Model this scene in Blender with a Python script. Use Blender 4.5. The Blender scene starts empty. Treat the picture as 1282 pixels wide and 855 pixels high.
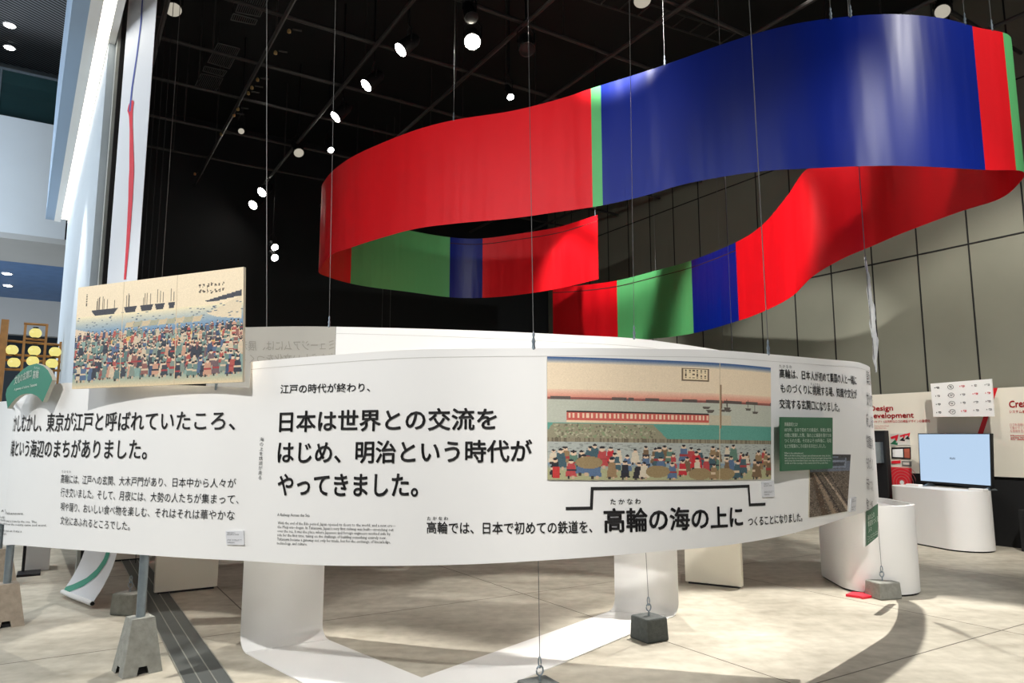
import bpy, bmesh, math, random
import numpy as np
from mathutils import Vector, Matrix

# ------------------------------------------------------------------ camera, world, big lights, exposure
SC = bpy.context.scene
COL = SC.collection
F, CX, CY = 900.0, 641.0, 427.5
PITCH = math.atan(121.5 / F)
H0 = 1.5
cam = bpy.data.cameras.new('camera')
cam.sensor_width = 36
cam.lens = 36 * F / 1282
cam_o = bpy.data.objects.new('camera', cam)
cam_o.location = (0, 0, H0)
cam_o.rotation_euler = (math.pi / 2 + PITCH, 0, 0)
COL.objects.link(cam_o)
SC.camera = cam_o
SC.view_settings.view_transform = 'Standard'
SC.view_settings.look = 'None'
SC.view_settings.exposure = 0.8
SC.view_settings.gamma = 1.0
SC.view_settings.use_curve_mapping = False
W = bpy.data.worlds.new('world')
SC.world = W
W.use_nodes = True
W.node_tree.nodes['Background'].inputs[0].default_value = (0.55, 0.6, 0.68, 1)
W.node_tree.nodes['Background'].inputs[1].default_value = 0.17

U = (-0.53, 0.848)     # hall axis (away from the camera)
V = (0.848, 0.53)      # across the hall


def uv(u, v, z=0.0):
    return Vector((u * U[0] + v * V[0], u * U[1] + v * V[1], z))


def aim_light(name, kind, loc, target, energy, color=(1, 1, 1), **kw):
    l = bpy.data.lights.new(name, kind)
    l.energy = energy
    l.color = color
    for k, val in kw.items():
        setattr(l, k, val)
    o = bpy.data.objects.new(name, l)
    o.location = loc
    o.rotation_euler = (Vector(target) - Vector(loc)).to_track_quat('-Z', 'Y').to_euler()
    COL.objects.link(o)
    return o


WARM = (1.0, 0.96, 0.90)
NEUT = (1.0, 0.98, 0.95)
COOL = (0.87, 0.94, 1.0)
# unseen spots: hall lamps behind the photographer, and some added to brighten single targets
aim_light('front_spotlight', 'SPOT', (-3.2, -2.2, 7.0), (-2.2, 5.0, 1.5), 1430, NEUT, spot_size=0.72, spot_blend=0.5, shadow_soft_size=0.10)
aim_light('front_spotlight', 'SPOT', (2.6, -1.5, 7.0), (2.4, 5.3, 1.45), 850, NEUT, spot_size=0.75, spot_blend=0.5, shadow_soft_size=0.10)
aim_light('front_spotlight', 'SPOT', (1.0, -1.0, 7.0), (2.6, 5.6, 3.3), 950, NEUT, spot_size=0.9, spot_blend=0.6, shadow_soft_size=0.10)
aim_light('unseen_ribbon_spot', 'SPOT', (-3.0, 0.5, 5.5), (-0.4, 7.6, 4.6), 640, NEUT, spot_size=0.72, spot_blend=0.6, shadow_soft_size=0.10)
aim_light('unseen_ribbon_spot', 'SPOT', (5.9, 1.5, 7.3), (3.6, 7.5, 4.2), 680, NEUT, spot_size=0.9, spot_blend=0.6, shadow_soft_size=0.15)
aim_light('unseen_ribbon_spot', 'SPOT', (1.95, 10.5, 7.9), (1.9, 14.6, 4.2), 1700, NEUT, spot_size=0.6, spot_blend=0.5, shadow_soft_size=0.08)  # no fixture; placed to brighten the ribbon's lower tail
aim_light('unseen_ribbon_spot', 'SPOT', (-0.5, 4.5, 6.9), (3.3, 10.2, 3.9), 2100, NEUT, spot_size=0.42, spot_blend=0.5, shadow_soft_size=0.08)  # no fixture; added to brighten the ribbon's inner red return
aim_light('floor_spotlight', 'SPOT', (3.3, 8.2, 7.4), (2.75, 4.9, 0.0), 2100, WARM, spot_size=0.70, spot_blend=0.25, shadow_soft_size=0.05)
aim_light('floor_spotlight', 'SPOT', (-3.0, 7.2, 7.4), (-2.85, 5.7, 0.0), 800, WARM, spot_size=0.24, spot_blend=0.2, shadow_soft_size=0.05)
aim_light('floor_spotlight', 'SPOT', (1.4, 10.2, 7.4), (0.2, 6.3, 0.0), 900, WARM, spot_size=0.5, spot_blend=0.3, shadow_soft_size=0.05)
aim_light('unseen_wall_spot', 'SPOT', (3.6, 7.6, 7.6), (6.5, 11.4, 2.6), 330, WARM, spot_size=1.0, spot_blend=0.5, shadow_soft_size=0.08)
aim_light('unseen_wall_spot', 'SPOT', (5.0, 4.8, 7.6), (7.0, 10.4, 1.6), 1350, WARM, spot_size=0.8, spot_blend=0.5, shadow_soft_size=0.08)
aim_light('unseen_wall_spot', 'SPOT', uv(11.5, 2.8, 7.4), uv(13.0, 0.27, 2.6), 90, NEUT, spot_size=0.9, spot_blend=0.6, shadow_soft_size=0.08)  # added without a fixture to lift the pale sliding wall
aim_light('pedestal_fill_spot', 'SPOT', (5.2, 2.8, 7.0), (3.9, 7.5, 0.3), 430, NEUT, spot_size=0.3, spot_blend=0.5, shadow_soft_size=0.06)  # added fill for the front of the oval pedestal
aim_light('atrium_fill_spot', 'SPOT', (-6.4, 8.8, 5.6), (-5.4, 8.6, 0.0), 260, NEUT, spot_size=1.1, spot_blend=0.5, shadow_soft_size=0.1)  # added fill for the floor by the tapestry, no lamp there
aim_light('atrium_daylight_fill', 'AREA', (-9.5, 5.0, 5.5), (-4.5, 8.5, 2.5), 200, COOL, shape='RECTANGLE', size=6, size_y=4)
aim_light('atrium_daylight_fill', 'AREA', (-14.5, 10.5, 5.4), (-12.0, 17.0, 6.5), 420, COOL, shape='RECTANGLE', size=4, size_y=3)
aim_light('atrium_daylight_fill', 'AREA', (-13.0, 16.5, 1.0), (-13.2, 18.5, 9.0), 70, COOL, shape='RECTANGLE', size=5, size_y=4)  # unseen upward fill standing in for light bounced off the atrium floor


# ------------------------------------------------------------------ pixel <-> place
def ray(x, y):
    a, b = (x - CX) / F, (CY - y) / F
    d = Vector((a, math.cos(PITCH) - b * math.sin(PITCH), math.sin(PITCH) + b * math.cos(PITCH)))
    return d / d.y


def atY(x, y, Y):
    r = ray(x, y)
    return Vector((r.x * Y, Y, H0 + r.z * Y))


def on_z(x, y, z=0.0):
    r = ray(x, y)
    t = (z - H0) / r.z
    return Vector((r.x * t, t, z))


def on_v(x, y, v):
    r = ray(x, y)
    t = v / (r.x * V[0] + V[1])
    return Vector((r.x * t, t, H0 + r.z * t))


def on_u(x, y, u):
    r = ray(x, y)
    t = u / (r.x * U[0] + U[1])
    return Vector((r.x * t, t, H0 + r.z * t))


def cu(p):
    return p.x * U[0] + p.y * U[1]


def cv(p):
    return p.x * V[0] + p.y * V[1]


# ------------------------------------------------------------------ materials
def srgb(c):
    return tuple((x / 255 / 12.92) if x / 255 <= 0.04045 else ((x / 255 + 0.055) / 1.055) ** 2.4 for x in c)


MATS = {}


def mat(name, col, rough=0.6, metal=0.0, var=0.06, scale=6.0, bump=0.0, bscale=40.0, spec=0.5, sheen=0.0):
    if name in MATS:
        return MATS[name]
    m = bpy.data.materials.new(name)
    m.use_nodes = True
    nt = m.node_tree
    b = nt.nodes['Principled BSDF']
    c = srgb(col)
    b.inputs['Roughness'].default_value = rough
    b.inputs['Metallic'].default_value = metal
    b.inputs['Specular IOR Level'].default_value = spec
    tc = nt.nodes.new('ShaderNodeTexCoord')
    n = nt.nodes.new('ShaderNodeTexNoise')
    n.inputs['Scale'].default_value = scale
    n.inputs['Detail'].default_value = 5
    nt.links.new(tc.outputs['Object'], n.inputs['Vector'])
    r = nt.nodes.new('ShaderNodeMapRange')
    r.inputs['From Min'].default_value = 0.3
    r.inputs['From Max'].default_value = 0.7
    r.inputs['To Min'].default_value = 1 - var
    r.inputs['To Max'].default_value = 1 + var
    nt.links.new(n.outputs['Fac'], r.inputs['Value'])
    mx = nt.nodes.new('ShaderNodeVectorMath')
    mx.operation = 'SCALE'
    mx.inputs[0].default_value = c
    nt.links.new(r.outputs[0], mx.inputs['Scale'])
    nt.links.new(mx.outputs[0], b.inputs['Base Color'])
    if bump:
        n2 = nt.nodes.new('ShaderNodeTexNoise')
        n2.inputs['Scale'].default_value = bscale
        n2.inputs['Detail'].default_value = 4
        nt.links.new(tc.outputs['Object'], n2.inputs['Vector'])
        bp = nt.nodes.new('ShaderNodeBump')
        bp.inputs['Strength'].default_value = bump
        bp.inputs['Distance'].default_value = 0.02
        nt.links.new(n2.outputs['Fac'], bp.inputs['Height'])
        nt.links.new(bp.outputs[0], b.inputs['Normal'])
    MATS[name] = m
    return m


def emit(name, col, strength):
    if name in MATS:
        return MATS[name]
    m = bpy.data.materials.new(name)
    m.use_nodes = True
    nt = m.node_tree
    b = nt.nodes['Principled BSDF']
    b.inputs['Base Color'].default_value = (*[x * .05 for x in srgb(col)], 1)
    b.inputs['Roughness'].default_value = 0.3
    b.inputs['Emission Color'].default_value = (*srgb(col), 1)
    b.inputs['Emission Strength'].default_value = strength
    MATS[name] = m
    return m


def color_attr_mat(name, rough=0.6):
    if name in MATS:
        return MATS[name]
    m = bpy.data.materials.new(name)
    m.use_nodes = True
    nt = m.node_tree
    b = nt.nodes['Principled BSDF']
    b.inputs['Roughness'].default_value = rough
    a = nt.nodes.new('ShaderNodeAttribute')
    a.attribute_name = 'ink'
    nt.links.new(a.outputs['Color'], b.inputs['Base Color'])
    MATS[name] = m
    return m


def satin(name, col, rough, spec=0.5, var=0.03):
    """coated cloth: soft vertical folds through bump"""
    if name in MATS:
        return MATS[name]
    m = mat(name, col, rough, var=var, scale=1.5, spec=spec)
    nt = m.node_tree
    b = nt.nodes['Principled BSDF']
    tc = [n for n in nt.nodes if n.bl_idname == 'ShaderNodeTexCoord'][0]
    mp = nt.nodes.new('ShaderNodeMapping')
    mp.inputs['Scale'].default_value = (1.6, 1.6, 0.25)
    n2 = nt.nodes.new('ShaderNodeTexNoise')
    n2.inputs['Scale'].default_value = 1.3
    n2.inputs['Detail'].default_value = 2.5
    nt.links.new(tc.outputs['Object'], mp.inputs[0])
    nt.links.new(mp.outputs[0], n2.inputs['Vector'])
    bp = nt.nodes.new('ShaderNodeBump')
    bp.inputs['Strength'].default_value = 0.35
    bp.inputs['Distance'].default_value = 0.12
    nt.links.new(n2.outputs['Fac'], bp.inputs['Height'])
    nt.links.new(bp.outputs[0], b.inputs['Normal'])
    return m


def floor_material():
    m = bpy.data.materials.new('polished_concrete')
    m.use_nodes = True
    nt = m.node_tree
    L = nt.links
    b = nt.nodes['Principled BSDF']
    b.inputs['Roughness'].default_value = 0.55
    b.inputs['Specular IOR Level'].default_value = 0.35
    tc = nt.nodes.new('ShaderNodeTexCoord')

    def noise(scale, detail, sx=1, sy=1):
        mp = nt.nodes.new('ShaderNodeMapping')
        mp.inputs['Rotation'].default_value = (0, 0, math.radians(-8))
        mp.inputs['Scale'].default_value = (sx, sy, 1)
        n = nt.nodes.new('ShaderNodeTexNoise')
        n.inputs['Scale'].default_value = scale
        n.inputs['Detail'].default_value = detail
        L.new(tc.outputs['Object'], mp.inputs[0])
        L.new(mp.outputs[0], n.inputs['Vector'])
        return n.outputs['Fac']
    big, fine, streak = noise(0.9, 6), noise(9, 8), noise(2.2, 9, 0.6, 2.2)

    def math_(op, a, bb):
        n = nt.nodes.new('ShaderNodeMath')
        n.operation = op
        for i, q in enumerate((a, bb)):
            if isinstance(q, (int, float)):
                n.inputs[i].default_value = q
            else:
                L.new(q, n.inputs[i])
        return n.outputs[0]
    f = math_('ADD', math_('MULTIPLY', big, 0.35), math_('ADD', math_('MULTIPLY', fine, 0.32), math_('MULTIPLY', streak, 0.33)))
    ramp = nt.nodes.new('ShaderNodeValToRGB')
    e = ramp.color_ramp.elements
    e[0].position, e[0].color = 0.34, (*srgb((150, 143, 127)), 1)
    e[1].position, e[1].color = 0.66, (*srgb((203, 197, 181)), 1)
    L.new(f, ramp.inputs[0])
    # saw-cut joints along the hall's two axes
    sep = nt.nodes.new('ShaderNodeSeparateXYZ')
    L.new(tc.outputs['Object'], sep.inputs[0])

    def joints(ax, off, pitch):
        d = math_('ADD', math_('MULTIPLY', sep.outputs['X'], ax[0]), math_('MULTIPLY', sep.outputs['Y'], ax[1]))
        k = math_('MODULO', math_('ADD', math_('DIVIDE', math_('SUBTRACT', d, off), pitch), 100.5), 1.0)
        dist = math_('MULTIPLY', math_('ABSOLUTE', math_('SUBTRACT', k, 0.5), 0), pitch)
        return math_('LESS_THAN', dist, 0.006)
    j = math_('MAXIMUM', joints(U, 2.98, 3.13), joints(V, 3.95, 2.47))
    mix = nt.nodes.new('ShaderNodeMix')
    mix.data_type = 'RGBA'
    L.new(j, mix.inputs['Factor'])
    L.new(ramp.outputs[0], mix.inputs['A'])
    mix.inputs['B'].default_value = (*srgb((88, 82, 70)), 1)
    L.new(mix.outputs['Result'], b.inputs['Base Color'])
    return m


def slat_material():
    m = bpy.data.materials.new('ceiling_mesh')
    m.use_nodes = True
    nt = m.node_tree
    b = nt.nodes['Principled BSDF']
    b.inputs['Roughness'].default_value = 0.6
    tc = nt.nodes.new('ShaderNodeTexCoord')
    mp = nt.nodes.new('ShaderNodeMapping')
    mp.inputs['Rotation'].default_value = (0, 0, math.radians(25))
    w = nt.nodes.new('ShaderNodeTexWave')
    w.inputs['Scale'].default_value = 3.4
    r = nt.nodes.new('ShaderNodeValToRGB')
    r.color_ramp.elements[0].position, r.color_ramp.elements[0].color = 0.5, (*srgb((14, 16, 19)), 1)
    r.color_ramp.elements[1].position, r.color_ramp.elements[1].color = 0.75, (*srgb((128, 132, 138)), 1)
    nt.links.new(tc.outputs['Object'], mp.inputs[0])
    nt.links.new(mp.outputs[0], w.inputs['Vector'])
    nt.links.new(w.outputs['Fac'], r.inputs[0])
    nt.links.new(r.outputs[0], b.inputs['Base Color'])
    return m


WHITE = mat('white_sheet', (238, 237, 234), 0.65, var=0.012, scale=1.2, bump=0.03, bscale=2.0)
WHITEP = mat('white_paint', (232, 231, 228), 0.55, var=0.015, scale=2)
CREAM = mat('cream_board', (226, 221, 205), 0.6, var=0.02, scale=2)
SHADEGREY = mat('shade_grey_sheet', (172, 170, 162), 0.6, var=0.02, scale=1.5)  # white sheet standing in shade; the shade is put into this grey
INK = mat('black_ink', (24, 22, 22), 0.7, var=0.02)
GREYINK = mat('pale_grey_ink', (148, 146, 138), 0.7, var=0.02)
SIDEINK = mat('grey_ink', (110, 108, 110), 0.7, var=0.02)
REDINK = mat('red_ink', (205, 25, 40), 0.6, var=0.02)
PINKINK = mat('pink_ink', (205, 120, 115), 0.6, var=0.02)
WHITEINK = mat('white_ink', (226, 232, 222), 0.6, var=0.02)
RED = satin('red_cloth', (222, 10, 24), 0.46, 0.4)
BLUE = satin('blue_cloth', (0, 28, 122), 0.38, 0.34)
GREEN = satin('green_cloth', (92, 178, 108), 0.46, 0.4)
TEAL = mat('green_sign_face', (60, 128, 106), 0.5, var=0.03)
DKGREEN = mat('dark_green_panel', (58, 106, 76), 0.5, var=0.03)
CONC = mat('cast_concrete', (140, 140, 132), 0.85, var=0.16, scale=22, bump=0.3, bscale=60)
CONCB = mat('tan_concrete', (158, 146, 130), 0.85, var=0.14, scale=22, bump=0.3, bscale=60)
DARKCONC = mat('dark_stone_weight', (82, 86, 84), 0.8, var=0.2, scale=25, bump=0.3, bscale=60)
STEEL = mat('galvanised_steel', (150, 162, 170), 0.35, 0.85, var=0.1, scale=18)
WIRE = mat('steel_wire', (112, 112, 110), 0.5, 0.4, var=0.05)
BLACKM = mat('black_metal', (24, 25, 27), 0.5, 0.3, var=0.1, scale=20)
BLACK = mat('black_paint', (13, 14, 15), 0.75, var=0.15, scale=3)
PIPE = mat('dark_grey_pipe', (62, 60, 58), 0.5, 0.3, var=0.1, scale=12)
CLAMPM = mat('brass_clamp', (196, 166, 110), 0.4, 0.6, var=0.1, scale=20)
WALLG = mat('grey_wall_panel', (122, 122, 108), 0.5, var=0.05, scale=1.2, bump=0.02)
SEAM = mat('black_seam', (14, 14, 12), 0.8)
TRACKM = mat('floor_track_metal', (84, 88, 86), 0.45, 0.3, var=0.1, scale=8)
TRACKL = mat('floor_track_rail', (158, 158, 150), 0.35, 0.5, var=0.05)
WOODM = mat('warm_wood', (166, 116, 62), 0.6, var=0.18, scale=9)
BLUEGREY = mat('blue_grey_paint', (150, 172, 196), 0.6, var=0.02, scale=1)
LINEN = mat('white_tapestry', (226, 227, 230), 0.7, var=0.02, scale=1)
SCREEN = emit('lit_screen', (196, 222, 250), 0.5)
LENS = emit('lamp_lens', (255, 250, 240), 25)
LENSB = emit('bright_lamp_lens', (255, 246, 225), 90)
LENSD = emit('dim_lamp_lens', (255, 246, 225), 0.25)
LEDM = emit('led_strip_light', (255, 248, 232), 3.2)
LANT = emit('lantern_paper', (250, 236, 140), 0.5)


# ------------------------------------------------------------------ object helpers
def world_origin(o):
    v = Vector((0, 0, 0))
    while o is not None:
        v += o.location
        o = o.parent
    return v


def mesh_obj(name, verts, faces, material, parent=None, origin=None, smooth=False, mats=None, midx=None):
    """ONE mesh object; verts are in world space"""
    base = world_origin(parent) if parent else Vector((0, 0, 0))
    if origin is None:
        if parent is None:
            n = len(verts)
            origin = Vector((sum(v[0] for v in verts) / n, sum(v[1] for v in verts) / n, min(v[2] for v in verts)))
        else:
            origin = base
    origin = Vector(origin)
    me = bpy.data.meshes.new(name)
    me.from_pydata([(v[0] - origin.x, v[1] - origin.y, v[2] - origin.z) for v in verts], [], faces)
    for mm in (mats or [material]):
        me.materials.append(mm)
    if midx is not None:
        me.polygons.foreach_set('material_index', midx)
    if smooth:
        me.polygons.foreach_set('use_smooth', [True] * len(me.polygons))
    me.update()
    o = bpy.data.objects.new(name, me)
    COL.objects.link(o)
    if parent:
        o.parent = parent
    o.location = origin - base
    return o


def tag(o, label, cat, group=None, kind=None):
    if label:
        o['label'] = label
    if cat:
        o['category'] = cat
    if group:
        o['group'] = group
    if kind:
        o['kind'] = kind
    return o


def thing(name, label, cat, loc, group=None):
    o = bpy.data.objects.new(name, None)
    o.empty_display_size = 0.1
    o.location = loc
    COL.objects.link(o)
    return tag(o, label, cat, group)


class MB:
    """collects shapes of one part"""
    def __init__(self):
        self.v, self.f = [], []

    def add(self, vs, fs):
        n = len(self.v)
        self.v += [Vector(p) for p in vs]
        self.f += [tuple(i + n for i in f) for f in fs]
        return self

    def hexa(self, lo, hi):
        """prism between two quads of equal winding"""
        n = len(lo)
        self.add(list(lo) + list(hi), [tuple(range(n - 1, -1, -1)), tuple(range(n, 2 * n))] +
                 [(i, (i + 1) % n, n + (i + 1) % n, n + i) for i in range(n)])
        return self

    def box(self, c, ax, ay, hx, hy, z0, z1):
        c, ax, ay = Vector(c), Vector((*ax[:2], 0)), Vector((*ay[:2], 0))
        q = [c - ax * hx - ay * hy, c + ax * hx - ay * hy, c + ax * hx + ay * hy, c - ax * hx + ay * hy]
        return self.hexa([Vector((p.x, p.y, z0)) for p in q], [Vector((p.x, p.y, z1)) for p in q])

    def uvbox(self, u0, u1, v0, v1, z0, z1):
        q = [(u0, v0), (u1, v0), (u1, v1), (u0, v1)]
        return self.hexa([uv(a, b, z0) for a, b in q], [uv(a, b, z1) for a, b in q])

    def tube(self, pts, r, n=8, r2=None):
        pts = [Vector(p) for p in pts]
        rings = []
        for i, p in enumerate(pts):
            d = (pts[min(i + 1, len(pts) - 1)] - pts[max(i - 1, 0)]).normalized()
            a = d.cross(Vector((0, 0, 1)))
            if a.length < 1e-3:
                a = d.cross(Vector((1, 0, 0)))
            a.normalize()
            b = d.cross(a)
            rr = r if r2 is None else r + (r2 - r) * i / (len(pts) - 1)
            rings.append([p + (a * math.cos(t) + b * math.sin(t)) * rr for t in [2 * math.pi * k / n for k in range(n)]])
        vs = [p for ring in rings for p in ring]
        fs = []
        for i in range(len(pts) - 1):
            for k in range(n):
                fs.append((i * n + k, i * n + (k + 1) % n, (i + 1) * n + (k + 1) % n, (i + 1) * n + k))
        fs.append(tuple(range(n - 1, -1, -1)))
        fs.append(tuple((len(pts) - 1) * n + k for k in range(n)))
        return self.add(vs, fs)

    def lathe(self, base, axis, prof, n=20):
        base, axis = Vector(base), Vector(axis).normalized()
        a = axis.cross(Vector((0, 0, 1)))
        if a.length < 1e-3:
            a = Vector((1, 0, 0))
        a.normalize()
        b = axis.cross(a)
        vs, fs = [], []
        for (r, h) in prof:
            for k in range(n):
                t = 2 * math.pi * k / n
                vs.append(base + axis * h + (a * math.cos(t) + b * math.sin(t)) * r)
        m = len(prof)
        for i in range(m - 1):
            for k in range(n):
                fs.append((i * n + k, i * n + (k + 1) % n, (i + 1) * n + (k + 1) % n, (i + 1) * n + k))
        fs.append(tuple(range(n - 1, -1, -1)))
        fs.append(tuple((m - 1) * n + k for k in range(n)))
        return self.add(vs, fs)

    def uvbox2(self, u0, u1, v0, v1, z0, z1):
        q = [(u0, v0), (u1, v0), (u1, v1), (u0, v1)]
        P = lambda a, b, z: Vector((-4.0 - .563 * (a - 7.76) + .827 * (b - .115), 6.65 + .827 * (a - 7.76) + .563 * (b - .115), z))
        return self.hexa([P(a, b, z0) for a, b in q], [P(a, b, z1) for a, b in q])

    def build(self, name, material, parent=None, origin=None, smooth=False, bevel=0.0):
        o = mesh_obj(name, self.v, self.f, material, parent, origin, smooth)
        bm = bmesh.new()
        bm.from_mesh(o.data)
        bmesh.ops.recalc_face_normals(bm, faces=bm.faces)
        bm.to_mesh(o.data)
        bm.free()
        if bevel:
            md = o.modifiers.new('bevel', 'BEVEL')
            md.width = bevel
            md.segments = 2
            md.limit_method = 'ANGLE'
        if smooth:
            for e in o.data.edges:
                pass
            o.data.set_sharp_from_angle(angle=math.radians(40))
        return o


def struct(o):
    o['kind'] = 'structure'
    return o


# ------------------------------------------------------------------ hanging sheets: plan curve x (top, bottom)
class Sheet:
    def __init__(self, ctrl, per=14, toward=(0, 0)):
        """ctrl: (x, y, ztop, zbottom) points, Catmull-Rom through them"""
        P = [np.array(c, float) for c in ctrl]
        P = [2 * P[0] - P[1]] + P + [2 * P[-1] - P[-2]]
        out = []
        for i in range(1, len(P) - 2):
            p0, p1, p2, p3 = P[i - 1:i + 3]
            for k in range(per):
                t = k / per
                out.append(0.5 * (2 * p1 + (p2 - p0) * t + (2 * p0 - 5 * p1 + 4 * p2 - p3) * t * t + (3 * p1 - p0 - 3 * p2 + p3) * t ** 3))
        out.append(P[-2])
        self.a = np.array(out)
        d = np.diff(self.a[:, :2], axis=0)
        self.s = np.concatenate([[0], np.cumsum(np.hypot(d[:, 0], d[:, 1]))])
        self.L = self.s[-1]
        self.toward = np.array(toward, float)
        self.sgn = 1
        self.sgn = 1 if np.dot(self._n(self.L / 2), self.toward - self.pt(self.L / 2)[:2]) > 0 else -1

    def pt(self, s):
        return np.array([np.interp(s, self.s, self.a[:, k]) for k in range(4)])

    def _n(self, s):
        e = 0.02
        t = self.pt(min(s + e, self.L))[:2] - self.pt(max(s - e, 0))[:2]
        t /= np.hypot(*t)
        return self.sgn * np.array([t[1], -t[0]])

    def at(self, s, z, off=0.0):
        p, n = self.pt(s), self._n(s)
        return Vector((p[0] + n[0] * off, p[1] + n[1] * off, z))

    def px(self, x, y, last=False):
        """(s, z) of the surface point seen at pixel x, y"""
        r = ray(x, y)
        f = self.a[:, 0] - r.x * self.a[:, 1]
        idx = [i for i in range(len(f) - 1) if f[i] * f[i + 1] <= 0]
        if idx:
            i = max(idx, key=lambda k: self.a[k, 1]) if last else min(idx, key=lambda k: self.a[k, 1])
            t = f[i] / (f[i] - f[i + 1]) if f[i] != f[i + 1] else 0
            s = self.s[i] + t * (self.s[i + 1] - self.s[i])
        else:
            s = self.s[int(np.argmin(np.abs(f)))]
        return s, H0 + r.z * self.pt(s)[1]

    def strip(self, s0, s1, n, rows=6, ztop=None, zbot=None, off=0.0):
        vs, fs = [], []
        for i in range(n + 1):
            s = s0 + (s1 - s0) * i / n
            p = self.pt(s)
            zt, zb = (p[2] if ztop is None else ztop(s)), (p[3] if zbot is None else zbot(s))
            for j in range(rows + 1):
                vs.append(self.at(s, zb + (zt - zb) * j / rows, off))
        R = rows + 1
        for i in range(n):
            for j in range(rows):
                fs.append((i * R + j, (i + 1) * R + j, (i + 1) * R + j + 1, i * R + j + 1))
        return vs, fs


class Plane:
    """flat panel: origin, in-plane horizontal direction, vertical"""
    def __init__(self, o, d):
        self.o, self.d = Vector((o[0], o[1], 0)), Vector((d[0], d[1], 0)).normalized()
        n = Vector((self.d.y, -self.d.x, 0))
        if n.dot(-self.o) < 0:
            n = -n
        self.n = n

    def at(self, s, z, off=0.0):
        p = self.o + self.d * s + self.n * off
        return Vector((p.x, p.y, z))

    def px(self, x, y, last=False):
        r = ray(x, y)
        nn = Vector((self.n.x, self.n.y))
        t = nn.dot(self.o.xy) / nn.dot(Vector((r.x, r.y)))
        p = Vector((r.x * t, r.y * t, 0))
        return (p - self.o).dot(self.d), H0 + r.z * t


def sheet_obj(name, vs, fs, m, parent, thick=0.003):
    """cloth of real thickness: two smooth faces and a crisp rim of their own vertices"""
    me = bpy.data.meshes.new('t')
    me.from_pydata([tuple(v) for v in vs], [], fs)
    me.update()
    nr = [Vector(v.normal) for v in me.vertices]
    bm = bmesh.new()
    bm.from_mesh(me)
    rim = []
    for e in bm.edges:
        if len(e.link_faces) == 1:
            lp = e.link_loops[0]
            rim.append((lp.vert.index, lp.link_loop_next.vert.index))
    bm.free()
    bpy.data.meshes.remove(me)
    vs = [Vector(v) for v in vs]
    n = len(vs)
    V2 = [v + q * thick / 2 for v, q in zip(vs, nr)] + [v - q * thick / 2 for v, q in zip(vs, nr)]
    F2 = list(fs) + [tuple(n + i for i in reversed(f)) for f in fs]
    for i, j in rim:
        k = len(V2)
        V2 += [V2[j], V2[i], V2[n + i], V2[n + j]]
        F2.append((k, k + 1, k + 2, k + 3))
    return mesh_obj(name, V2, F2, m, parent, smooth=True)


def quad_on(S, name, corners, m, parent=None, off=0.004, thick=0.0, n=16, rows=4, raster=None):
    """panel on a surface from its px corners TL, TR, BR, BL; with a raster, one colour per face; thick: slab towards the wall"""
    c = [S.px(*q) for q in corners]
    return quad_sz(S, name, c, m, parent, off, thick, n, rows, raster)


def quad_sz(S, name, c, m, parent=None, off=0.004, thick=0.0, n=16, rows=4, raster=None, edge=None):
    if raster is not None:
        rows, n = raster.shape[0], raster.shape[1]
    vs, fs = [], []

    def P(a, b, o):
        s = (c[0][0] * (1 - a) + c[1][0] * a) * (1 - b) + (c[3][0] * (1 - a) + c[2][0] * a) * b
        z = (c[0][1] * (1 - a) + c[1][1] * a) * (1 - b) + (c[3][1] * (1 - a) + c[2][1] * a) * b
        return S.at(s, z, o)
    for j in range(rows + 1):
        for i in range(n + 1):
            vs.append(P(i / n, j / rows, off))
    R = n + 1
    for j in range(rows):
        for i in range(n):
            fs.append((j * R + i, (j + 1) * R + i, (j + 1) * R + i + 1, j * R + i + 1))
    nf = len(fs)
    if thick:
        loop = [i for i in range(n + 1)] + [j * R + n for j in range(1, rows + 1)] + [rows * R + i for i in range(n - 1, -1, -1)] + [j * R for j in range(rows - 1, 0, -1)]
        b0 = len(vs)
        for k in loop:
            j, i = divmod(k, R)
            vs.append(P(i / n, j / rows, off - thick))
        K = len(loop)
        for k in range(K):
            fs.append((loop[k], loop[(k + 1) % K], b0 + (k + 1) % K, b0 + k))
        # back: strips between top row and bottom row
        top = [b0 + i for i in range(n + 1)]
        bot = [b0 + (n + rows) + (n - i) for i in range(n + 1)]
        bot[0] = b0 + n + rows + n
        for i in range(n):
            fs.append((top[i], top[i + 1], bot[i + 1], bot[i]))
    mats = [m] + ([edge] if edge else [])
    midx = [0] * nf + [1 if edge else 0] * (len(fs) - nf)
    o = mesh_obj(name, vs, fs, m, parent, mats=mats, midx=midx)
    if raster is not None:
        at = o.data.color_attributes.new('ink', 'FLOAT_COLOR', 'CORNER')
        x = raster.astype(float) / 255
        lin = np.where(x <= 0.04045, x / 12.92, ((x + 0.055) / 1.055) ** 2.4).reshape(-1, 3)
        arr = np.ones((len(o.data.loops), 4), np.float32)
        arr[:nf * 4, :3] = np.repeat(lin, 4, axis=0)
        arr[nf * 4:, :3] = (0.7, 0.62, 0.48)
        at.data.foreach_set('color', arr.ravel())
    return o


# ------------------------------------------------------------------ lettering
_TXT = {}


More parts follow.
